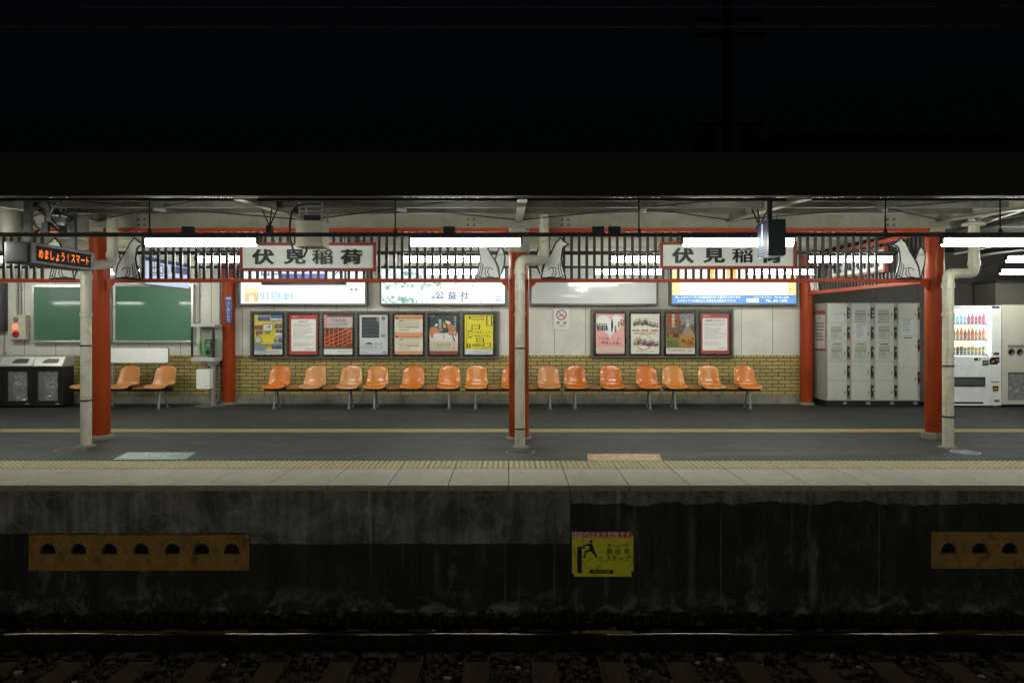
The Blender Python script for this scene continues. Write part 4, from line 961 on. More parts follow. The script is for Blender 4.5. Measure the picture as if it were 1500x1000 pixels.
# bluish sign hung across the platform, seen obliquely
t = thing('hanging_direction_sign', (-5.62, 11.25, 2.22), 'pale blue lit sign hanging crosswise above the wide green board', 'hanging sign')
q = MB(); q.box(-5.68, -5.601, 10.5, 11.98, 2.21, 2.66, mat('sign_case_grey', (.35, .38, .42), .4)); q.build('case', parent=t, bevel=.006)
pr = Print(FACE_R(-5.598, 11.24, 2.435), 1.44, .41); pr.r(0, 0, 1, 1, E(200, 214, 235, .85)); pr.r(0, 0, 1, .13, E(24, 40, 100, .6)); pr.r(.55, .16, .95, .45, E(50, 74, 130, .6)); pr.r(.08, .62, .9, .66, E(120, 140, 170, .6)); pr.t('出口', .25, .38, .14, E(40, 56, 120, .6), .01); pr.t('Exit', .45, .40, .09, E(40, 56, 120, .6))
pr.q.build('lit_face', parent=t)
q = MB(); rods(q, [(-5.64, 10.8, 2.66), (-5.64, 11.7, 2.66)], 3.16); q.build('hanger', parent=t)

# train information display
t = thing('train_information_display', (-5.45, 8.2, 2.28), 'grey hanging display showing orange glowing characters', 'display')
DSP = mat('display_case_grey', (.11, .11, .10), .45, var=.06)
q = MB(); q.box(-5.63, -5.335, 7.62, 8.80, 2.285, 2.525, DSP); q.build('case', parent=t, bevel=.008)
q = MB(); q.box(-5.6349, -5.6301, 7.7, 8.7, 2.30, 2.51, DSP)
q.box(-5.60, -5.365, 7.612, 7.6195, 2.30, 2.51, mat('display_end_plate', (.06, .063, .066), .5)); q.build('end_plate', parent=t, bevel=.003)
q = MB(); q.box(-5.3345, -5.332, 7.71, 8.72, 2.315, 2.490, mat('display_screen', (.010, .009, .010), .6, spec=.15))
q.build('screen', parent=t)
LED = emis('orange_led', (1.0, .19, .025), 1.9); LED.node_tree.nodes['Principled BSDF'].inputs['Roughness'].default_value = .8; LED.node_tree.nodes['Principled BSDF'].inputs['Specular IOR Level'].default_value = 0
q = MB(); M = FACE_R(-5.3312, 8.215, 2.403)
for i, ch in enumerate('めましょう！スマート'): q.text(ch, {'！': .10, 'ょ': .11, 'ー': .11}.get(ch, .105), M, LED, -.43 + i * .0955, -.015 if ch == 'ょ' else 0, .0003, .006, .80, 0, 1.15)
q.build('glowing_message', parent=t)
for y in (7.8, 8.6): q = MB(); q.box(-5.52, -5.45, y - .03, y + .03, 2.526, 3.02, DGREY); q.build('hanging_post', parent=t)

# number one sign
NAVY = mat('navy_sign_case', (.012, .022, .035), .35)
t = thing('platform_number_sign', (2.74, 7.2, 2.30), 'dark navy box sign with a white number one on its side', 'platform sign')
q = MB(); q.box(2.686, 2.87, 7.06, 7.37, 2.318, 2.69, NAVY); q.build('case', parent=t, bevel=.006)
pr = Print(FACE_L(2.6845, 7.215, 2.505), .27, .335); pr.r(0, 0, 1, .60, mat('sign_face_blue', (.004, .012, .055), .6, spec=.1)); pr.r(0, .60, 1, 1, mat('sign_face_painted_glare', (.045, .06, .09), .6, spec=.1)); pr.t('1', .45, .38, 1.15, mat('sign_numeral_white', (.40, .41, .43), .6, spec=.1), .03, .85); pr.q.build('number_face', parent=t)  # pale lower zone is lamp glare painted into the face colour
q = MB(); q.box(2.70, 2.855, 7.08, 7.35, 2.309, 2.3178, P(90, 150, 220)); q.build('lower_panel', parent=t)
q = MB(); q.cyl((2.76, 7.215, 2.69), (2.76, 7.215, 3.02), .028, BLACK, 12); q.cyl((2.79, 7.10, 2.68), (2.79, 7.10, 2.74), .010, GREY, 8); q.cyl((2.84, 7.10, 2.68), (2.84, 7.10, 2.74), .010, GREY, 8); q.build('hanger', parent=t)

# beige hanging equipment unit with its cage and cable
UNIT = mat('beige_equipment_case', (.38, .36, .27), .45, var=.08, dirt=(.2, .16, .09), dirt_amt=.4)
D = 8.0; a = pos(433, 361, D); b_ = pos(472, 324, D)
t = thing('hanging_equipment_unit', ((a.x + b_.x) / 2, D + .15, a.z), 'beige hanging speaker unit with wire cage and looping black cable', 'speaker unit')
q = MB(); q.box(a.x, b_.x, D, D + .30, a.z + .02, b_.z, UNIT); q.box(a.x - .006, b_.x + .006, D - .006, D + .306, b_.z - .02, b_.z + .012, UNIT); q.box(a.x - .006, b_.x + .006, D - .006, D + .306, a.z, a.z + .03, UNIT); q.build('case', parent=t, bevel=.006)
q = MB(); z0 = b_.z + .012
for x in (a.x + .04, b_.x - .01):
    for y in (D + .02, D + .28): q.box(x - .01, x + .01, y - .01, y + .01, z0, 3.03, GREY)
q.box(a.x + .03, b_.x, D + .012, D + .03, z0 + .10, z0 + .12, GREY); q.box(a.x + .03, b_.x, D + .012, D + .03, 2.98, 3.0, GREY); q.box(a.x + .08, b_.x - .04, D + .05, D + .2, z0, z0 + .07, BLACK); q.build('wire_cage', parent=t)
q = MB(); cb = [(470, 300, 8.1), (448, 299, 8.0), (435, 302, 7.9), (427, 312, 7.85), (424.5, 330, 7.85), (425, 350, 7.85), (430, 368, 7.87), (438, 376, 7.92), (445, 376, 7.98), (449, 368, 8.03), (449, 360, 8.08)]
q.tube([pos(*c) for c in cb], .012, BLACK, 8); q.build('cable', parent=t)

# ------------------------------------------------------------------ orange bench seats
def shell_mesh(mt):
    prof = [(-.03, .388, .40), (-.022, .407, .415), (0, .412, .42), (.10, .405, .425), (.20, .396, .43), (.29, .396, .435), (.35, .415, .44), (.39, .46, .435), (.415, .53, .425), (.435, .61, .405), (.452, .69, .395), (.466, .755, .378), (.474, .785, .360), (.478, .799, .325)]
    q = MB(); nu = 13; vs = []
    for i, (y, z, w) in enumerate(prof):
        for k in range(nu):
            u = -1 + 2 * k / (nu - 1); e = abs(u) ** 2.6
            cup = .045 if 3 <= i <= 8 else (.02 if i < 3 else .04 - .006 * (i - 9))
            dy = -cup * e * (1.0 if i > 5 else 0.1); dz = (cup * e if i <= 6 else -.018 * e * (i > 10))
            if 2 <= i <= 5: dz += .9 * cup * e * 0.3
            if i >= 12: dz -= .03 * e
            vs.append((u * w / 2, y + dy, z + dz))
    q.add(vs, [(i * nu + k, i * nu + k + 1, (i + 1) * nu + k + 1, (i + 1) * nu + k) for i in range(len(prof) - 1) for k in range(nu - 1)], mt, None, True)
    return q
def orange(name, c, r=.28):
    return mat(name, c, r, var=.08, scale=3, coat=.5, dirt=tuple(x * .55 for x in c), dirt_amt=.35, dirt_scale=7, rvar=.05)
OR_B = orange('bright_orange_plastic', (.54, .155, .014)); OR_D = orange('deep_orange_plastic', (.50, .128, .012)); OR_F = orange('faded_orange_plastic', (.50, .215, .070), .30); OR_L = orange('light_orange_plastic', (.53, .190, .028), .25)
LEGM = mat('bench_leg_steel', (.30, .31, .30), .4, metal=.5); BEAM = mat('bench_beam_black', (.014, .014, .014), .5)
SHELLS = {}
def bench(x, cols, label, back=13.0):
    y0 = back
    t = thing('bench', (x, y0, 0), label, 'bench', 'orange benches along the wall')
    yf = y0 - .17
    for i, c in enumerate(cols):
        sx = x + (i - 1) * .693
        if c not in SHELLS:
            o = shell_mesh(c).build('seat', parent=None, hard=False)
            so = o.modifiers.new('s', 'SOLIDIFY'); so.thickness = .009; so.offset = 0
            sb = o.modifiers.new('ss', 'SUBSURF'); sb.levels = 1; sb.render_levels = 1
            SHELLS[c] = o
        else:
            o = SHELLS[c].copy(); COL.objects.link(o)
        o.parent = t; o.location = (sx - x, yf - y0, 0)
        if c is OR_F: o['label'] = 'faded orange seat'
    for i in (-.5, .5):
        q = MB(); q.shape([rrect(x + i * .693 - .125, yf + .06, x + i * .693 + .125, yf + .36, .02)], FLOORM(0, 0, .400), OR_D, .022, .0); q.build('side_table', parent=t, bevel=.004)
    q = MB(); q.box(x - .90, x + .90, yf + .12, yf + .16, .335, .375, BEAM); q.box(x - .90, x + .90, yf + .26, yf + .30, .335, .375, BEAM)
    for i in (-1, 0, 1): q.box(x + i * .693 - .14, x + i * .693 + .14, yf + .06, yf + .115, .352, .382, BEAM); q.box(x + i * .693 - .14, x + i * .693 + .14, yf + .305, yf + .34, .352, .382, BEAM)
    q.build('beam', parent=t, bevel=.003)
    for s in (-1, 1):
        lx = x + s * .71
        q = MB(); q.cyl((lx, yf + .16, .335), (lx, yf + .11, .012), .021, LEGM, 12); q.cyl((lx, yf + .27, .335), (lx, yf + .44, .012), .015, LEGM, 12)
        q.cyl((lx, yf + .11, .0), (lx, yf + .11, .014), .04, LEGM, 12); q.cyl((lx, yf + .44, 0), (lx, yf + .44, .014), .034, LEGM, 12); q.build('leg', parent=t)
    return t
bx = lambda p: (p - 745) * .013
bench(bx(180), (OR_F, OR_F, OR_F), 'orange bench between the rubbish bins and the payphone')
bench(bx(457.5), (OR_B, OR_F, OR_F), 'orange bench under the yellow photo poster, next to a vermilion wall column')
bench(bx(603.5), (OR_L, OR_B, OR_B), 'orange bench under the peach poster, second from the blue plated column')
bench(bx(751), (OR_L, OR_B, OR_F), 'orange bench passing behind the middle vermilion column')
bench(bx(897), (OR_D, OR_D, OR_D), 'deep orange bench under the pink heart poster')
bench(bx(1043), (OR_L, OR_L, OR_B), 'light orange bench ending below the bare cream panels')

# ------------------------------------------------------------------ wall things
GRN = mat('green_board', (.055, .150, .085), .5, var=.10, scale=2, coat=.4)
def greenboard(x0, y0, x1, y1, label, D=13.70):
    a = pos(x0, y1, D); b_ = pos(x1, y0, D); f = .045
    t = thing('green_board', ((a.x + b_.x) / 2, 13.79, a.z), label, 'display board', 'glazed green boards')
    q = MB(); q.box(a.x + f, b_.x - f, D + .03, 13.799, a.z + f, b_.z - f, GRN); q.build('green_panel', parent=t)
    q = MB(); q.box(a.x, b_.x, D, 13.799, b_.z - f, b_.z, ALU); q.box(a.x, b_.x, D, 13.799, a.z, a.z + f, ALU); q.box(a.x, a.x + f, D, 13.799, a.z + f, b_.z - f, ALU); q.box(b_.x - f, b_.x, D, 13.799, a.z + f, b_.z - f, ALU); q.build('frame', parent=t, bevel=.005)
greenboard(46, 417, 162.5, 502, 'glazed green board between the alarm box and the first drain pipe')
greenboard(165, 416, 283, 502, 'glazed green board between the first vermilion column and the payphone')
D = 13.3; a = pos(140, 532, D); b_ = pos(247, 508.5, D)
t = thing('blank_bench_sign', ((a.x + b_.x) / 2, D, 0), 'blank white board on posts above the faded orange seats', 'sign board')
M = FRONT((a.x + b_.x) / 2, D, (a.z + b_.z) / 2); w = b_.x - a.x; h = b_.z - a.z
q = MB(); q.shape([rrect(-w / 2, -h / 2, w / 2, h / 2, .035)], M, mat('blank_board_edge', (.12, .12, .11), .5), .03, 0); q.shape([rrect(-w / 2 + .012, -h / 2 + .012, w / 2 - .012, h / 2 - .012, .028)], M, BOARD, 0, .001); q.build('white_panel', parent=t)
q = MB()
for sx in (-.42, pos(229, 0, D).x - (a.x + b_.x) / 2): q = MB(); q.cyl(((a.x + b_.x) / 2 + sx, D + .06, 0), ((a.x + b_.x) / 2 + sx, D + .06, b_.z - .05), .022, GREY, 12); q.build('post', parent=t)

D = 13.66
def wallbox(name, x0, y0, x1, y1, D, lab, cat, m, bev=.008):
    a = pos(x0, y1, D); b_ = pos(x1, y0, D); t = thing(name, ((a.x + b_.x) / 2, 13.79, a.z), lab, cat)
    q = MB(); q.box(a.x, b_.x, D, 13.799, a.z, b_.z, m); q.build('case', parent=t, bevel=bev)
    return t, a, b_
t, a, b_ = wallbox('alarm_box', 12.5, 461.5, 37, 497.5, D, 'cream emergency call box with a lit red lamp and red button', 'alarm box', mat('alarm_box_cream', (.46, .44, .35), .45))
def dot(c, r, m, nm, th=.012, glow=None):
    p = pos(c[0], c[1], D); q = MB(); q.cyl((p.x, D + .002, p.z), (p.x, D - th, p.z), r, m, 20, r * .8); q.build(nm, parent=t)
dot((23, 468), .062, mat('speaker_mesh', (.16, .15, .12), .7), 'speaker_grille', .003); dot((22.5, 478.5), .055, emis('red_lamp', (1.0, .16, .07), 2.2), 'red_lamp', .03); dot((23, 489.5), .075, mat('alarm_red', (.35, .02, .02), .3), 'button', .02)
dot((23, 489.5), .03, mat('alarm_red_dark', (.12, .01, .01), .3), 'button_centre', .026)
# conduits on the wall
for px, y0, y1, r in ((25, 340, 461, .020), (30, 340, 461, .014), (291, 340, 474, .022), (322, 360, 590, .016), (6, 418, 560, .01)):
    q = MB(); A = pos(px, y0, 13.77); B = pos(px, y1, 13.77)
    if px == 322:
        B2 = pos(322, 560, 13.77); q.tube([A, B2, pos(322, 575, 13.7), pos(319, 585, 13.6), pos(315, 592, 13.5)], r, GREY, 8)
    else: q.cyl(A, B, r, GREY, 10)
    for zz in (A.z * .7 + B.z * .3, A.z * .3 + B.z * .7): q.box(A.x - r - .02, A.x + r + .02, 13.77, 13.7995, zz - .012, zz + .012, GREY)
    tag(q.build('wall_conduit', origin=(A.x, 13.77, B.z)), {25: 'grey conduit dropping to the emergency call box', 30: 'thin grey conduit beside the thicker one over the call box', 291: 'grey conduit above the payphone hood', 322: 'thin grey conduit curving down behind the payphone', 6: 'thinnest grey conduit beside the dark wall panel'}[px], 'conduit', 'conduits on the wall', 'thing')
q = MB(); a = pos(-30, 485, 13.68); b_ = pos(5.5, 414, 13.68); q.box(a.x, b_.x, 13.68, 13.799, a.z, b_.z, mat('dark_wall_cabinet', (.035, .033, .035), .4)); q.box(a.x + .03, b_.x - .03, 13.672, 13.6795, a.z + .03, b_.z - .03, DGREY)
tag(q.build('wall_cabinet', bevel=.004, origin=(a.x, 13.79, a.z)), 'dark wall cabinet cut by the photo edge beside the emergency call box', 'cabinet', kind='thing')

# blue vertical station plate on the wall column
D = 13.50; a = pos(329.8, 472.5, D); b_ = pos(339.4, 434, D); cx = (a.x + b_.x) / 2
t = thing('station_name_plate', (cx, D, a.z), 'narrow blue enamel plate with white vertical characters on the column', 'name plate')
q = MB(); q.box(a.x, b_.x, D, D + .012, a.z, b_.z, mat('enamel_blue', (.018, .055, .22), .3, coat=.5)); q.build('plate', parent=t, bevel=.003)
q = MB(); M = FRONT(cx, D, (a.z + b_.z) / 2)
for i, ch in enumerate('ふしみいなり'): q.text(ch, .062, M, WH, 0, .125 - i * .066, .001, .012)
q.box(cx - .045, cx + .045, D - .001, D - .0003, b_.z - .055, b_.z - .02, WH); q.text('KH', .025, M, P(30, 50, 130), 0, .225, .0015, .01); q.text('京都', .02, M, WH, 0, -.245, .001, .006)
q.build('characters', parent=t)
q = MB(); q.box(cx - .01, cx + .01, D + .0125, 13.55, a.z + .1, a.z + .13, BLACK); q.box(cx - .01, cx + .01, D + .0125, 13.55, b_.z - .13, b_.z - .1, BLACK); q.build('bracket', parent=t)

# no smoking sign
D = 13.775; a = pos(811, 482.5, D); b_ = pos(834, 451, D); cx = (a.x + b_.x) / 2; cz = (a.z + b_.z) / 2; w = b_.x - a.x; h = b_.z - a.z
t = thing('no_smoking_sign', (cx, D, a.z), 'white no smoking sign with a red circle beside the middle column', 'sign')
M = FRONT(cx, D, cz); q = MB(); q.shape([rrect(-w / 2, -h / 2, w / 2, h / 2, .015)], M, P(224, 226, 224), .012, 0); q.build('plate', parent=t)
q = MB(); RD = P(170, 32, 38)
q.disc(0, h * .18, .095, M, P(236, 238, 236), .001); q.disc(0, h * .18, .105, M, RD, .002, 28, .083)
q.shape([[(-.065, h * .18 + .055), (-.055, h * .18 + .067), (.067, h * .18 - .055), (.055, h * .18 - .067)]], M, RD, 0, .003)
q.quad(-.058, h * .18 - .022, .03, h * .18 - .002, M, K, .0025); q.quad(.036, h * .18 - .022, .058, h * .18 - .002, M, K, .0025)
q.tube([(.02, h * .18 + .012, .003), (.035, h * .18 + .03, .003), (.02, h * .18 + .045, .003), (.04, h * .18 + .06, .003)], .005, K, 5, M)
q.text('禁', .062, M, RD, -.068, -.085, .002, .02); q.text('煙', .062, M, RD, .068, -.085, .002, .02); q.text('NO SMOKING', .026, M, K, 0, -.145, .002, .008)
for sx in (-1, 1):
    for sz in (-1, 1): q.disc(sx * (w / 2 - .012), sz * (h / 2 - .012), .006, M, GREY, .002, 8)
q.build('symbol_and_text', parent=t)

# ------------------------------------------------------------------ payphone
def phone():
    D = 13.20; S = lambda x, y, d=D: pos(x, y, d)
    t = thing('payphone', (S(303, 0).x, 13.4, 0), 'green payphone in a glazed steel hood on a post', 'payphone')
    HM = mat('phone_hood_grey', (.42, .42, .38), .4); a = S(279.5, 531); b_ = S(314, 475)
    q = MB(); y1 = D + .42
    q.box(a.x, b_.x, D + .02, y1, b_.z - .05, b_.z, HM); q.box(a.x, b_.x, D, y1, a.z + .02, a.z + .10, HM); q.box(a.x + .02, b_.x - .02, y1 - .02, y1, a.z + .1005, b_.z - .0505, mat('phone_back_panel', (.36, .38, .28), .5))
    q.build('hood', parent=t, bevel=.008)
    for u0, u1, v0, v1, um in ((a.x, a.x + .035, D, D + .03, BLACK), (b_.x - .045, b_.x, D, D + .03, BLACK), (b_.x - .0195, b_.x, y1 - .05, y1, HM), (a.x, a.x + .0195, y1 - .05, y1, HM)): q = MB(); q.box(u0, u1, v0, v1, a.z + .1005, b_.z - .0505, um); q.build('upright', parent=t)
    for gx in (b_.x - .008, a.x + .003): q = MB(); q.box(gx, gx + .005, D + .0305, y1 - .051, a.z + .102, b_.z - .052, GLASSM); q.build('side_glass', parent=t)
    GP = mat('payphone_green', (.085, .30, .10), .35, var=.06, coat=.3)
    p = S(305, 508, 13.34); q = MB(); q.box(p.x - .115, p.x + .09, 13.36, 13.58, p.z - .19, p.z + .16, GP); q.build('telephone', parent=t, bevel=.02)
    q = MB(); q.box(p.x - .05, p.x + .075, 13.325, 13.339, p.z - .02, p.z + .15, BLACK); q.box(p.x - .02, p.x + .05, 13.318, 13.3245, p.z + .08, p.z + .125, P(120, 150, 120))
    for i in range(3):
        for j in range(4): q.box(p.x - .03 + i * .03, p.x - .012 + i * .03, 13.318, 13.3245, p.z - .01 + j * .02, p.z + .003 + j * .02, P(190, 195, 190))
    q.box(p.x - .045, p.x + .02, 13.325, 13.339, p.z - .15, p.z - .06, BLACK); q.box(p.x + .035, p.x + .075, 13.325, 13.339, p.z - .13, p.z - .05, DGREY); q.build('keypad_panel', parent=t)
    q = MB(); q.tube([(p.x - .15, 13.36, p.z + .16), (p.x - .16, 13.33, p.z + .12), (p.x - .155, 13.32, p.z), (p.x - .15, 13.33, p.z - .08), (p.x - .14, 13.36, p.z - .12)], .017, GP, 10); q.tube([(p.x - .14, 13.35, p.z - .12), (p.x - .17, 13.33, p.z - .2), (p.x - .12, 13.32, p.z - .24), (p.x - .07, 13.34, p.z - .18)], .007, GREY, 6); q.build('handset', parent=t)
    q = MB(); q.box(p.x - .06, p.x + .04, y1 - .026, y1 - .0205, b_.z - .17, b_.z - .09, WH); q.build('notice', parent=t)
    q = MB(); c = S(304, 0).x; q.cyl((c, 13.42, 0.01), (c, 13.42, a.z), .055, GREY, 20); q.lathe([(.03, a.z + .02), (.15, a.z + .02), (.12, a.z - .03), (.07, a.z - .07), (.055, a.z - .07)], (c, 13.42, 0), HM, 20); q.build('post', parent=t)
    q = MB(); q.lathe([(.30, .001), (.30, .012), (.06, .016)], (c - .02, 13.42, 0), mat('steel_base_plate', (.16, .165, .15), .4, metal=.4), 32); q.build('base_plate', parent=t)
    A = S(287.5, 569); B = S(307, 541); q = MB(); q.box(A.x, B.x, D, D + .15, A.z, B.z, BOARD); q.box(A.x + .17, A.x + .235, D - .001, D - .0002, A.z + .04, A.z + .052, G1); q.build('directory_box', parent=t, bevel=.01)
phone()

# ------------------------------------------------------------------ rubbish bins
def bins():
    D = 13.12; S = lambda x, y, d=D: pos(x, y, d)
    BK = mat('bin_black', (.016, .016, .018), .35); BAG = mat('clear_rubbish_bag', (.16, .16, .165), .25, var=.8, scale=5, bump=.8, bscale=9, dirt=(.30, .22, .14), dirt_amt=.7, dirt_scale=9, coat=.6)
    def unit(x0, x1, lab):
        a = S(x0, 595.5); b_ = S(x1, 537); t = thing('rubbish_bin', ((a.x + b_.x) / 2, D + .2, 0), lab, 'bin', 'black rubbish bins with steel tops')
        q = MB(); z0 = .03; zt = b_.z; fx = .10
        q.box(a.x, b_.x, D, D + .34, z0, z0 + .10, BK); q.box(a.x, b_.x, D, D + .34, zt - .09, zt, BK); q.box(a.x, a.x + fx, D, D + .34, z0 + .1005, zt - .0905, BK); q.box(b_.x - fx, b_.x, D, D + .34, z0 + .1005, zt - .0905, BK); q.box(a.x + fx + .0005, b_.x - fx - .0005, D + .32, D + .34, z0 + .1005, zt - .0905, BK)
        q.build('body', parent=t, bevel=.006)
        q = MB(); w = b_.x - a.x
        pr = [(D - .02, zt + .001), (D - .02, zt + .02), (D + .10, zt + .19), (D + .36, zt + .19), (D + .36, zt + .001)]
        vs = [(x, y, z) for x in (a.x, b_.x) for y, z in pr]
        q.add(vs, [(k, (k + 1) % 5, (k + 1) % 5 + 5, k + 5) for k in range(5)] + [(0, 4, 3, 2, 1), (5, 6, 7, 8, 9)], STEEL); q.build('steel_top', parent=t, bevel=.006)
        q = MB(); n_ = Vector((0, -.17, .12)).normalized(); cx = (a.x + b_.x) / 2 + .03
        pts = [(-.15, .045), (-.145, .075), (-.11, .115), (-.06, .13), (.16, .13), (.15, .045)]
        f = lambda u, v, o: (cx + u, D - .02 + .12 * v / .17 + n_.y * o, zt + .02 + v + n_.z * o)
        q.add([f(u, v, .001) for u, v in pts], [(0, 5, 4, 3, 2, 1)], BLACK); q.build('opening', parent=t)
        q = MB(); nx, nz = 12, 16; rg = random.Random(int(x1)); X0, X1, Z0, Z1 = a.x + fx + .02, b_.x - fx - .01, z0 + .11, zt - .10; vs = []
        for i in range(nx + 1):
            for j in range(nz + 1): vs.append((X0 + (X1 - X0) * i / nx, D + .07 + rg.uniform(-.025, .025) + .06 * (2 * i / nx - 1) ** 2, Z0 + (Z1 - Z0) * j / nz))
        q.add(vs, [(i * (nz + 1) + j, (i + 1) * (nz + 1) + j, (i + 1) * (nz + 1) + j + 1, i * (nz + 1) + j + 1) for i in range(nx) for j in range(nz)], BAG); q.build('rubbish_bag', parent=t)
        q = MB(); q.box(a.x + fx - .01, b_.x - fx + .01, D + .008, D + .012, z0 + .1006, zt - .0906, GLASSM); q.box(b_.x - .14, b_.x - .07, D - .001, D - .0002, z0 + .04, z0 + .055, WH); q.build('window', parent=t)
    unit(-40, 3.5, 'black rubbish bin cut off by the photo edge'); unit(4, 47.5, 'black rubbish bin in the middle of the steel topped row'); unit(48, 92, 'black rubbish bin at the seat end of the steel topped row')
bins()

# ------------------------------------------------------------------ coin lockers
def lockers():
    D = 13.2; S = lambda x, y, d=D: pos(x, y, d)
    LM = mat('locker_grey_paint', (.50, .52, .455), .35, var=.04, scale=2, coat=.1, dirt=(.36, .36, .30), dirt_amt=.4); LS = mat('locker_pillar_paint', (.33, .34, .29), .4)
    a = S(1212, 587); b_ = S(1348, 443.5)
    t = thing('coin_lockers', ((a.x + b_.x) / 2, 13.5, 0), 'bank of grey coin lockers with pink notice on its side', 'lockers')
    q = MB(); q.box(a.x, b_.x, D + .012, D + .62, a.z, b_.z, LS); q.build('cabinet', parent=t, bevel=.004)
    q = MB(); q.box(a.x + .01, b_.x - .01, D + .04, D + .60, 0, a.z - .001, BLACK); q.build('plinth', parent=t)
    for px in (1239, 1273, 1308, 1342):
        q = MB(); c = S(px, 590.5); q.box(c.x - .04, c.x + .04, D + .025, D + .0395, c.z - .025, c.z + .025, GREY); q.build('plinth_bracket', parent=t, bevel=.003)
    cols = [(1212.5, 1240.5, 1243), (1247, 1275, 1277.8), (1281.5, 1309.3, 1312), (1315.5, 1344, 1346.4)]
    r5 = [444.5, 472.3, 501, 529.3, 557.4, 586.4]; r3 = [444.5, 491.4, 538.3, 586.4]
    def note(q, x0, y0, x1, y1, blue):
        A = S(x0, y1); B = S(x1, y0); M = FRONT((A.x + B.x) / 2, D - .0035, (A.z + B.z) / 2); w, h = B.x - A.x, B.z - A.z; pr = Print(M, w, h)
        if blue:
            pr.r(0, 0, 1, 1, P(214, 218, 222)); pr.lines(.08, .05, .92, 1, .1, P(50, 66, 130), .05, 0, 1); pr.lines(.08, .16, .75, int(h * 26), .9 / (h * 30), P(70, 90, 150), .030, .4, int(x0)); pr.lines(.5, .2, .9, int(h * 20), 1.1 / (h * 26), G1, .018, .4, int(x0) + 1)
        else:
            pr.r(0, 0, 1, 1, P(110, 110, 100)); pr.r(.03, .025, .97, .975, P(196, 200, 186)); pr.lines(.1, .08, .9, 1, .1, G1, .05, 0, 3); pr.r(.03, .17, .97, .19, P(70, 70, 66)); pr.lines(.02, .30, .98, 1, .1, K, .07, 0, 5)
            pr.r(.05, .42, .95, .44, P(80, 80, 76)); pr.lines(.12, .50, .9, 5, .085, P(80, 80, 76), .025, .5, int(x0 + y0))
        return pr.q
    for ci, (x0, x1, xs) in enumerate(cols):
        rr = r5 if ci < 3 else r3
        for ri in range(len(rr) - 1):
            A = S(x0, rr[ri + 1]); B = S(x1, rr[ri])
            q = MB(); q.box(A.x + .003, B.x - .003, D - .002, D + .011, A.z + .005, B.z - .004, LM); d = q.build('door', parent=t, bevel=.003)
            c = S(xs, (rr[ri] + rr[ri + 1]) / 2 + (2 if ci < 3 else -8)); q = MB()
            q.box(c.x - .021, c.x + .019, D - .012, D + .011, c.z - .075, c.z + .13, BLACK); q.box(c.x - .017, c.x + .014, D - .022, D - .0125, c.z + .03, c.z + .075, GREY)
            if (ci, ri) in ((0, 0), (1, 0)): q.disc(c.x, c.z - .02, .012, FRONT(0, D - .0125, 0), WH, .002, 12)
            q.build('lock', parent=d, bevel=.002)
            if (ci, ri) not in ((0, 0), (1, 0)):
                q = MB(); q.cyl((c.x, D - .0, c.z - .095), (c.x, D - .03, c.z - .095), .021, mat('key_orange', (.55, .10, .015), .35) if 'key_orange' not in bpy.data.materials else bpy.data.materials['key_orange'], 14); q.build('key_head', parent=d)
            q = MB(); q.box(B.x - .05, B.x - .035, D - .004, D - .0022, c.z - .035, c.z + .02, DGREY); q.build('number_tag', parent=d)
            fx = (x0 + x1) / 2
            if ci < 3 and ri == 2 or (ci == 3 and ri == 1):
                q = MB(); q.box(S(fx - 6, 0).x, S(fx + 6, 0).x, D - .004, D - .0022, B.z - .05, B.z - .032, K); q.build('label_strip', parent=d)
            nt = {(0, 0): (1219.5, 458.5, 1236, 471.5, 1), (1, 1): (1252.5, 474, 1269.5, 498, 1), (3, 0): (1320.5, 465.5, 1337.5, 490, 1),
                  (1, 0): (1253, 454, 1268, 471.5, 0), (2, 0): (1286.5, 454, 1301.5, 471.5, 0), (0, 1): (1217.5, 478, 1232.5, 496, 0), (2, 1): (1287.5, 477.5, 1302.5, 496, 0),
                  (0, 2): (1218, 507, 1233, 525, 0), (1, 2): (1253, 507, 1268, 525, 0), (2, 2): (1288, 507, 1303, 525, 0)}.get((ci, ri))
            if nt: note(q, *nt).build('notice', parent=d)
    # pink framed notice on the side
    M = FACE_L(a.x - .003, D + .33, 1.6 - 9 * .0135 ); pr = Print(M, .52, .80)
    pr.r(0, 0, 1, 1, P(150, 84, 84)); pr.t('ご案内', .14, .045, .07, WH); pr.r(.06, .11, .97, .94, P(216, 210, 204)); pr.t('お願い', .5, .19, .09, K, .01)
    for v in (.31, .39, .47, .56, .63, .71): pr.lines(.12, v, .9, 1, .1, K, .028, .2, int(v * 100))
    pr.lines(.6, .89, .9, 1, .02, K, .01)
    pr.q.build('side_notice', parent=t)
lockers()

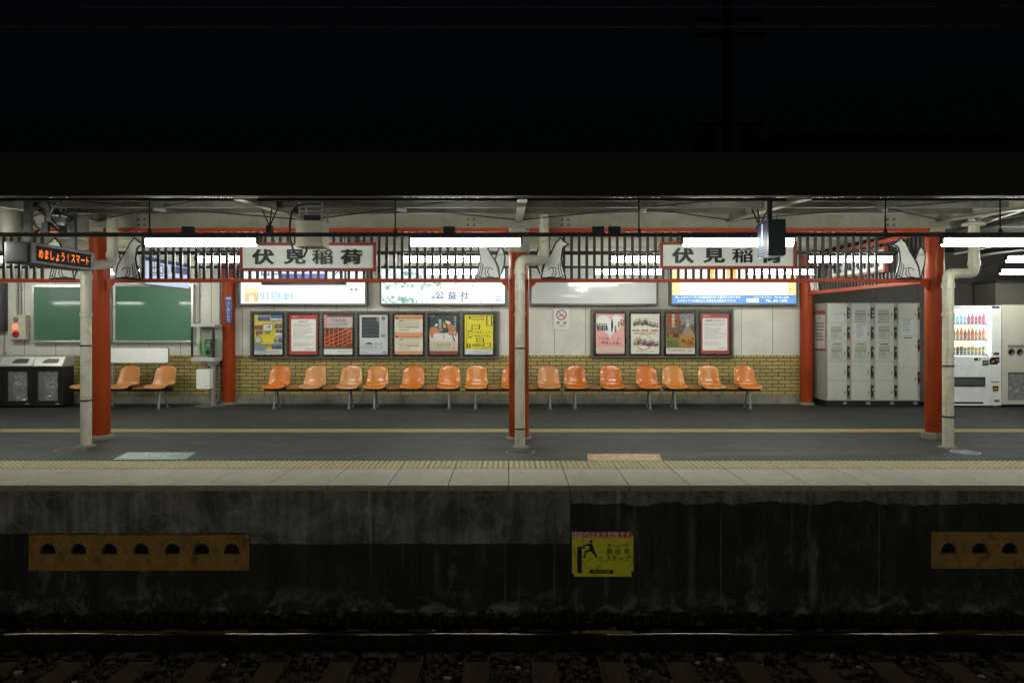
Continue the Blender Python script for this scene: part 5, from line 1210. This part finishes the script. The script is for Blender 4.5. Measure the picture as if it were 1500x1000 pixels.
# ------------------------------------------------------------------ drinks machine and recycling cabinet
def vending():
    D = 13.2; S = lambda x, y, d=D: pos(x, y, d)
    VW = mat('machine_white', (.86, .88, .86), .25, var=.03, coat=.4)
    a = S(1378, 594); b_ = S(1467, 447.5)
    t = thing('drinks_vending_machine', ((a.x + b_.x) / 2, 13.5, 0), 'white drinks vending machine with brightly lit bottle shelves', 'vending machine')
    wx0, wx1 = S(1383, 0).x, S(1452.5, 0).x; wz0, wz1 = S(0, 522).z, S(0, 452.5).z
    q = MB(); q.box(a.x, b_.x, D + .28, D + .70, .03, b_.z, VW); q.box(a.x, wx0, D, D + .2795, .03, b_.z, VW); q.box(wx1, b_.x, D, D + .2795, .03, b_.z, VW)
    q.box(wx0 + .0005, wx1 - .0005, D, D + .2795, .03, wz0, VW); q.box(wx0 + .0005, wx1 - .0005, D, D + .2795, wz1, b_.z, VW); q.build('body', parent=t, bevel=.006)
    q = MB(); q.box(wx0 + .001, wx1 - .001, D + .26, D + .2790, wz0 + .001, wz1 - .001, emis('lit_display_back', (.84, .92, 1.0), 2.4)); q.build('lit_back_panel', parent=t)
    WB = emis('warm_display_back', (1.0, .80, .58), 1.5)
    for za, zb_ in ((476, 493), (499, 514)): q = MB(); q.box(wx0 + .06, wx1 - .10, D + .252, D + .2595, S(0, zb_).z, S(0, za).z, WB); q.build('warm_backing_strip', parent=t)
    TB = emis('display_light', (.9, .95, 1.0), 7)
    q = MB(); q.box(wx0 + .02, wx1 - .02, D + .03, D + .06, wz1 - .035, wz1 - .01, TB); q.box(wx1 - .03, wx1 - .008, D + .03, D + .05, wz0 + .03, wz1 - .05, TB); q.build('display_tube', parent=t)
    cs = [[(110, 190, 150), (120, 200, 160), (150, 190, 190), (170, 200, 215), (150, 200, 225), (140, 195, 225), (165, 205, 230), (200, 60, 110), (205, 50, 100), (160, 120, 90)],
          [(60, 90, 160), (200, 205, 215), (190, 200, 220), (226, 150, 90), (230, 170, 100), (224, 150, 70), (150, 90, 60), (220, 130, 80), (216, 120, 70), (210, 180, 80)],
          [(120, 90, 80), (60, 60, 70), (210, 140, 70), (216, 160, 90), (40, 40, 46), (60, 50, 50), (110, 150, 60), (130, 160, 70), (200, 170, 80), (206, 176, 90)]]
    for ri, (yb, hb) in enumerate(((473.5, .20), (497, .22), (519, .19))):
        z = S(0, yb).z
        q = MB(); q.box(wx0 + .002, wx1 - .035, D + .05, D + .255, z - .022, z - .002, P(206, 212, 224)); sh = q.build('shelf', parent=t)
        q = MB()
        for i in range(12): x = wx0 + .04 + i * .072; q.box(x, x + .042, D + .038, D + .0495, z - .020, z - .003, P(40, 40, 60) if i < 9 else P(90, 80, 200))
        q.build('selection_button', parent=sh)
        for i in range(12):
            c = cs[ri][min(i, 9)] if i < 10 else cs[ri][9 - (i - 9)]; x = wx0 + .06 + i * .072; r = .028; hh = hb * (.92 + .16 * ((i * 7 + ri * 3) % 3) / 2)
            q = MB(); m = P(*c); cap = P(235, 235, 235)
            if ri < 2: q.lathe([(0, 0), (r, .002), (r, hh * .55), (r * .8, hh * .7), (r * .36, hh * .86), (r * .36, hh * .9)], (x, D + .13, z - .001), m, 12); q.lathe([(r * .42, hh * .9), (r * .42, hh), (0, hh)], (x, D + .13, z - .001), cap, 10); q.lathe([(r * 1.01, hh * .15), (r * 1.01, hh * .45)], (x, D + .13, z - .001), P(*[min(255, v + 45) for v in c]), 12)
            else: q.lathe([(0, 0), (r * .9, .002), (r, .01), (r, hh * .68), (r * .85, hh * .74), (0, hh * .74)], (x, D + .13, z - .001), m, 12); q.lathe([(r * 1.01, hh * .2), (r * 1.01, hh * .5)], (x, D + .13, z - .001), P(*[min(255, v + 60) for v in c]), 12)
            q.build('display_bottle' if ri < 2 else 'display_can', parent=t)
    q = MB(); q.box(wx0, wx1, D + .012, D + .016, wz0, wz1, GLASSM); q.build('window', parent=t)
    def bit(x0, y0, x1, y1, m, nm, o=.004):
        A = S(x0, y1); B = S(x1, y0); q = MB(); q.box(A.x, B.x, D - o, D - .0003, A.z, B.z, m); q.build(nm, parent=t, bevel=.002)
    bit(1453, 448.5, 1464, 451.5, P(30, 40, 90), 'maker_plate'); bit(1384, 552, 1443, 566, BLACK, 'delivery_flap_frame', .010); bit(1386, 554, 1441.5, 564, mat('flap_smoked', (.10, .11, .11), .12, coat=.6), 'delivery_flap', .014)
    bit(1427, 524, 1436, 528, BLACK, 'price_display', .006); A = S(1432.5, 526); q = MB(); q.box(A.x, A.x + .02, D - .0075, D - .0062, A.z - .012, A.z + .012, emis('green_digits', (.4, 1, .7), 1.5)); q.build('lit_digits', parent=t)
    bit(1439, 527.5, 1447.5, 535, mat('note_slot_green', (.05, .10, .06), .4), 'note_slot', .014); bit(1440.5, 530, 1446, 532, P(150, 190, 150), 'note_slot_label', .016)
    A = S(1456.5, 528.5); q = MB(); q.shape([[(-.095, -.07), (-.095, .02), (-.05, .07), (.098, .075), (.098, -.02), (.05, -.068)]], FRONT(A.x, D, A.z), BLACK, .014, .0005); q.build('coin_panel', parent=t)
    q = MB(); M = FRONT(A.x, D - .0145, A.z); q.shape([[(-.07, -.035), (-.06, .0), (.0, .02), (-.01, -.02)]], M, P(214, 130, 40), 0, .001); q.disc(.05, .02, .024, M, GREY, .001, 14); q.build('coin_lever', parent=t)
    bit(1455.5, 516, 1463.5, 520, DGREY, 'coin_return'); bit(1454, 565, 1462, 572.5, P(60, 46, 40), 'card_reader', .012); bit(1455, 567.5, 1461, 571, P(214, 140, 50), 'card_symbol', .0135)
    bit(1451.5, 558.5, 1464, 560, G1, 'small_print'); bit(1456.5, 585, 1464, 588.5, G1, 'rating_plate'); bit(1383, 588.5, 1440, 591, BLACK, 'floor_gap', .002)
    q = MB()
    for x in (a.x + .08, b_.x - .08): q = MB(); q.cyl((x, D + .05, 0), (x, D + .05, .031), .025, GREY, 12); q.build('foot', parent=t)
    # recycling cabinet
    a = S(1467.8, 592); b_ = S(1552, 446.5); BG = mat('recycling_beige', (.60, .59, .51), .4, var=.04, coat=.2)
    t = thing('recycling_cabinet', ((a.x + b_.x) / 2, 13.5, 0), 'beige recycling cabinet with round bottle holes beside the drinks machine', 'recycling bin')
    X0, X1 = S(1476.5, 0).x, S(1528, 0).x; Z0, Z1 = S(0, 586).z, S(0, 545).z
    M = FRONT(0, D, 0); hole = [[(a.x, a.z), (b_.x, a.z), (b_.x, b_.z), (a.x, b_.z)], rrect(X0, Z0, X1, Z1, .02, 4)]
    for px in (1481.5, 1494, 1507): c = S(px, 515.5); hole.append([(c.x + .06 * math.cos(2 * PI * k / 24), c.z + .06 * math.sin(2 * PI * k / 24)) for k in range(24)])
    q = MB(); q.shape(hole, FRONT(0, D, 0), BG, .02, 0); q.build('front', parent=t)
    q = MB(); q.box(a.x, a.x + .02, D + .0205, D + .65, a.z, b_.z, BG); q.box(b_.x - .02, b_.x, D + .0205, D + .65, a.z, b_.z, BG); q.box(a.x + .0205, b_.x - .0205, D + .0205, D + .65, b_.z - .02, b_.z, BG); q.box(a.x + .0205, b_.x - .0205, D + .60, D + .62, a.z, b_.z - .021, DGREY); q.build('cabinet', parent=t, bevel=.004)
    for px in (1481.5, 1494, 1507):
        c = S(px, 515.5); q = MB(); vs = [(c.x + r * math.cos(2 * PI * k / 24), D + y, c.z + r * math.sin(2 * PI * k / 24)) for r, y in ((.074, -.001), (.070, -.010), (.055, -.008), (.050, .07)) for k in range(24)]
        q.add(vs, [(i * 24 + k, i * 24 + (k + 1) % 24, (i + 1) * 24 + (k + 1) % 24, (i + 1) * 24 + k) for i in range(3) for k in range(24)], GREY, None, True); q.build('bottle_hole_ring', parent=t)
    q = MB(); A = S(1476, 509); B = S(1530, 505); q.box(A.x, B.x, D - .012, D - .0003, A.z, B.z, GREY); q.build('slot_rim', parent=t, bevel=.004)
    q = MB(); q.box(X0 - .01, X1, D + .0205, D + .024, Z0 - .01, Z1 + .01, GLASSM); q.build('window', parent=t)
    q = MB(); rg = random.Random(8); nx, nz = 14, 12
    vs = [(X0 - .02 + (X1 - X0 + .02) * i / nx, D + .10 + rg.uniform(-.04, .04), Z0 - .02 + (Z1 - Z0 + .04) * j / nz) for i in range(nx + 1) for j in range(nz + 1)]
    q.add(vs, [(i * (nz + 1) + j, (i + 1) * (nz + 1) + j, (i + 1) * (nz + 1) + j + 1, i * (nz + 1) + j + 1) for i in range(nx) for j in range(nz)], mat('grey_rubbish_bag', (.13, .125, .115), .35, var=.6, scale=12, bump=.8)); q.build('rubbish_bag', parent=t)
    q = MB(); q.box(a.x + .01, b_.x - .01, D + .05, D + .6, 0, a.z - .001, BLACK); q.build('plinth', parent=t)
vending()

# ------------------------------------------------------------------ floor markings and lids
def fdecal(pts, M_, base, ring, lab, D_text=None):
    q = MB(); P_ = [((x - 745) * (1600 / (y - 475)) / 1000, 1600 / (y - 475)) for x, y in pts]
    q.shape([P_], FLOORM(0, 0, .0035), base, 0, 0)
    cx = sum(p[0] for p in P_) / 4; cy = sum(p[1] for p in P_) / 4; w = abs(P_[1][0] - P_[0][0])
    for s in (-1, 1): q.disc(cx + s * w * .28, cy - .01, .13, FLOORM(0, 0, .0045), ring, 0, 32, .115)
    for s in (-.8, 0, .8): q.box(cx + s * .05 - .012, cx + s * .05 + .012, cy - .03, cy + .05, .0046, .0048, ring)
    q.text('整列乗車', .075, FLOORM(cx, cy + .17, .0045), ring, 0, 0, 0, .01, 1.6)
    tag(q.build('queue_marking', origin=(cx, cy, 0)), lab, 'floor marking', kind='thing')
fdecal([(165, 673), (271, 673), (288, 662.5), (187, 662.5)], None, P(120, 160, 140), P(196, 212, 200), 'pale green queue marking with white circles on the asphalt')
fdecal([(861, 674.5), (970, 674.5), (966, 664.8), (860, 664.8)], None, P(186, 140, 84), P(224, 200, 160), 'orange queue marking with circles on the asphalt')
def lid(px, py, r, m1, m2, lab):
    d = 1600 / (py - 475); x = (px - 745) * d / 1000; q = MB()
    q.lathe([(r, .0006), (r, .004), (r - .02, .006), (r - .022, .003)], (x, d, 0), m2, 40); q.lathe([(r - .024, .003), (0, .003)], (x, d, 0), m1, 40)
    for k in range(7): q.box(x - r * .55, x + r * .55, d - r * .5 + k * r * .16, d - r * .5 + k * r * .16 + .012, .0032, .006, m2)
    tag(q.build('manhole_cover', origin=(x, d, 0)), lab, 'drain lid', 'round lids in the asphalt', 'thing')
lid(103, 659, .17, ASPH, mat('worn_lid_edge', (.10, .105, .10), .5, metal=.3), 'dark round lid in the asphalt near the first drain pipe')
lid(762, 662.3, .185, ASPH, bpy.data.materials['worn_lid_edge'], 'dark round lid in front of the middle drain pipe')
lid(1414, 662, .165, LID, mat('pale_lid_edge', (.34, .36, .40), .5), 'pale patterned round lid near the drinks machine pipe')

# ------------------------------------------------------------------ beyond and above the canopy
q = MB()
q.box(8.0, 30, 20, 30, 0, 7.05, mat('far_building_render', (.30, .34, .34), .8)); q.box(7.9, 30, 19.9, 30.1, 7.051, 7.25, mat('far_building_trim', (.22, .25, .26), .8))
tag(q.build('distant_building', origin=(15, 22, 0)), 'dim grey building roofline above the canopy', 'building', kind='thing')
D = 18.0; PX = pos(1065, 0, D).x
t = thing('utility_pole', (PX, D, 0), 'dark utility pole with transformers rising behind the canopy', 'utility pole')
PM = mat('pole_concrete', (.22, .19, .16), .8); TM = mat('transformer_grey', (.28, .26, .24), .6)
q = MB(); q.cyl((PX, D, 0), (PX, D, 11), .17, PM, 16, .10); q.build('pole', parent=t)
for z in (6.75, 9.1, 9.5): q = MB(); q.box(PX - .9, PX + .9, D - .25, D - .17, z, z + .09, PM); q.build('crossarm', parent=t)
for s in (-.62, .55):
    q = MB(); q.lathe([(0, 0), (.24, 0), (.26, .05), (.26, .75), (.2, .85), (0, .86)], (PX + s, D - .1, 5.85), TM, 20); q.build('transformer', parent=t)
for y, z0, nm in ((5.6, 1.6 + 465 * .0056, 'upper overhead wire crossing the night sky'), (5.7, 1.6 + 436 * .0057, 'lower overhead wire crossing the night sky')):
    q = MB(); q.tube([(x, y, z0 + .00035 * (x + 1) ** 2) for x in range(-12, 13)], .0065, mat('copper_wire', (.20, .12, .07), .45, metal=.6) if 'copper_wire' not in bpy.data.materials else bpy.data.materials['copper_wire'], 6); tag(q.build('overhead_wire', origin=(0, y, z0)), nm, 'overhead wire', 'overhead wires', 'thing')

# ------------------------------------------------------------------ equipment under the canopy, near the display and beyond the last column
HRN = mat('horn_speaker_grey', (.15, .145, .11), .5)
D = 8.4; c = pos(17, 322, D); t = thing('horn_speaker', (c.x, D, c.z), 'beige horn speaker hanging above the information display', 'speaker')
q = MB(); q.lathe([(.05, .19), (.13, .17), (.14, .05), (.125, -.13), (.115, -.17), (0, -.165)], (c.x, D, c.z), HRN, 24); q.build('horn', parent=t)
q = MB(); q.cyl((c.x, D, c.z + .17), (c.x, D, 3.06), .03, BLACK, 10); q.box(c.x - .16, c.x + .16, D - .02, D + .02, c.z + .14, c.z + .17, BLACK); q.build('bracket', parent=t)
t = thing('junction_cabinet', (-5.9, 8.3, 2.8), 'grey junction plates with tangled black cables above the display', 'cable junction')
def plate(x0, y0, x1, y1, D, m): a = pos(x0, y1, D); b_ = pos(x1, y0, D); q = MB(); q.box(a.x, b_.x, D, D + .04, a.z, b_.z, m); q.build('plate', parent=t, bevel=.004)
plate(51, 296, 65, 336, 8.3, HRN); plate(99, 316, 128, 340, 8.6, HRN); plate(78, 300, 92, 314, 8.5, DGREY)
rg = random.Random(11)
CBL = mat('black_cable', (.02, .02, .018), .5)
def cable(pts, r=.012, m=None, D=8.2): q = MB(); q.tube([pos(x, y, d) for x, y, d in pts], r, m or CBL, 7); q.build('cable', parent=t)
def bez(p, n=10):
    out = []
    for i in range(len(p) - 1):
        a = Vector(p[max(0, i - 1)]); b_ = Vector(p[i]); c = Vector(p[i + 1]); d = Vector(p[min(len(p) - 1, i + 2)])
        for k in range(n):
            s = k / n; out.append(tuple(.5 * ((2 * b_) + (c - a) * s + (2 * a - 5 * b_ + 4 * c - d) * s * s + (3 * b_ - a - 3 * c + d) * s ** 3)))
    return out + [p[-1]]
for P_ in ([(50, 290, 8.1), (66, 292, 8.1), (74, 308, 8.1), (70, 318, 8.1), (60, 312, 8.2), (45, 318, 8.3)], [(88, 296, 8.0), (78, 306, 8.05), (74, 318, 8.1), (84, 330, 8.1), (96, 338, 8.2)],
           [(30, 330, 8.2), (42, 342, 8.2), (56, 338, 8.3), (70, 326, 8.4), (84, 338, 8.4)], [(28, 300, 8.3), (40, 310, 8.3), (52, 330, 8.3), (66, 342, 8.3)], [(96, 300, 8.6), (88, 312, 8.6), (92, 326, 8.6), (110, 332, 8.6)], [(56, 290, 8.1), (80, 300, 8.2), (100, 318, 8.5), (128, 330, 8.8)]):
    cable(bez(P_), rg.uniform(.009, .016))
plate(60, 326, 70, 346, 8.15, BLACK); plate(86, 330, 96, 343, 8.3, BLACK)
q = MB()
for x0, y0, x1, y1, D, m in ((38, 322, 62, 330, 8.5, CBL), (64, 318, 96, 326, 8.5, HRN)): a = pos(x0, y1, D); b_ = pos(x1, y0, D); q = MB(); q.box(a.x, b_.x, D, D + .2, a.z, b_.z, m); q.build('bracket', parent=t)
# beyond the last column: piping and cable bundle
t = thing('service_pipe_run', (7.5, 10, 2.9), 'bundle of grey pipes and cables under the roof beyond the last column', 'pipes')
for i, (P_, r, m) in enumerate((([(1398, 330, 9.6), (1440, 318, 9.0), (1500, 296, 8.2), (1540, 280, 7.8)], .022, GREY), ([(1402, 342, 9.6), (1445, 326, 9.1), (1500, 308, 8.4), (1540, 296, 8.0)], .016, ALU), ([(1420, 380, 11.5), (1450, 372, 11.2), (1500, 366, 11)], .02, GREY), ([(1440, 392, 12), (1470, 380, 11.6), (1510, 362, 11)], .014, DGREY), ([(1404, 336, 9.6), (1440, 332, 9.4), (1500, 320, 9.0), (1550, 312, 8.8)], .03, DGREY), ([(1398, 372, 11), (1430, 366, 11), (1500, 352, 10.8)], .012, ALU))):
    q = MB(); q.tube([pos(*p) for p in bez(P_)], r, m, 8); q.build('pipe', parent=t)
q = MB(); a = pos(1404, 334, 9.25); b_ = pos(1434, 327, 9.25); q.lathe([(0, 0), (.14, 0), (.14, .03), (.075, .05), (.07, .09)], (6.27, 9.20, 2.93), PIPE_W, 24); q.build('roof_flange', parent=t)
q = MB(); q.lathe([(.13, 0), (.15, .02), (.15, .06), (.07, .07)], (6.27, 9.2, 2.68), PIPE_W, 24); q.build('pipe_cup', parent=t)
q = MB(); q.box(6.15, 12, 9.6, 9.72, 2.98, 3.15, mat('rear_roof_beam_paint', (.20, .20, .16), .6)); q.build('cross_beam', parent=t)
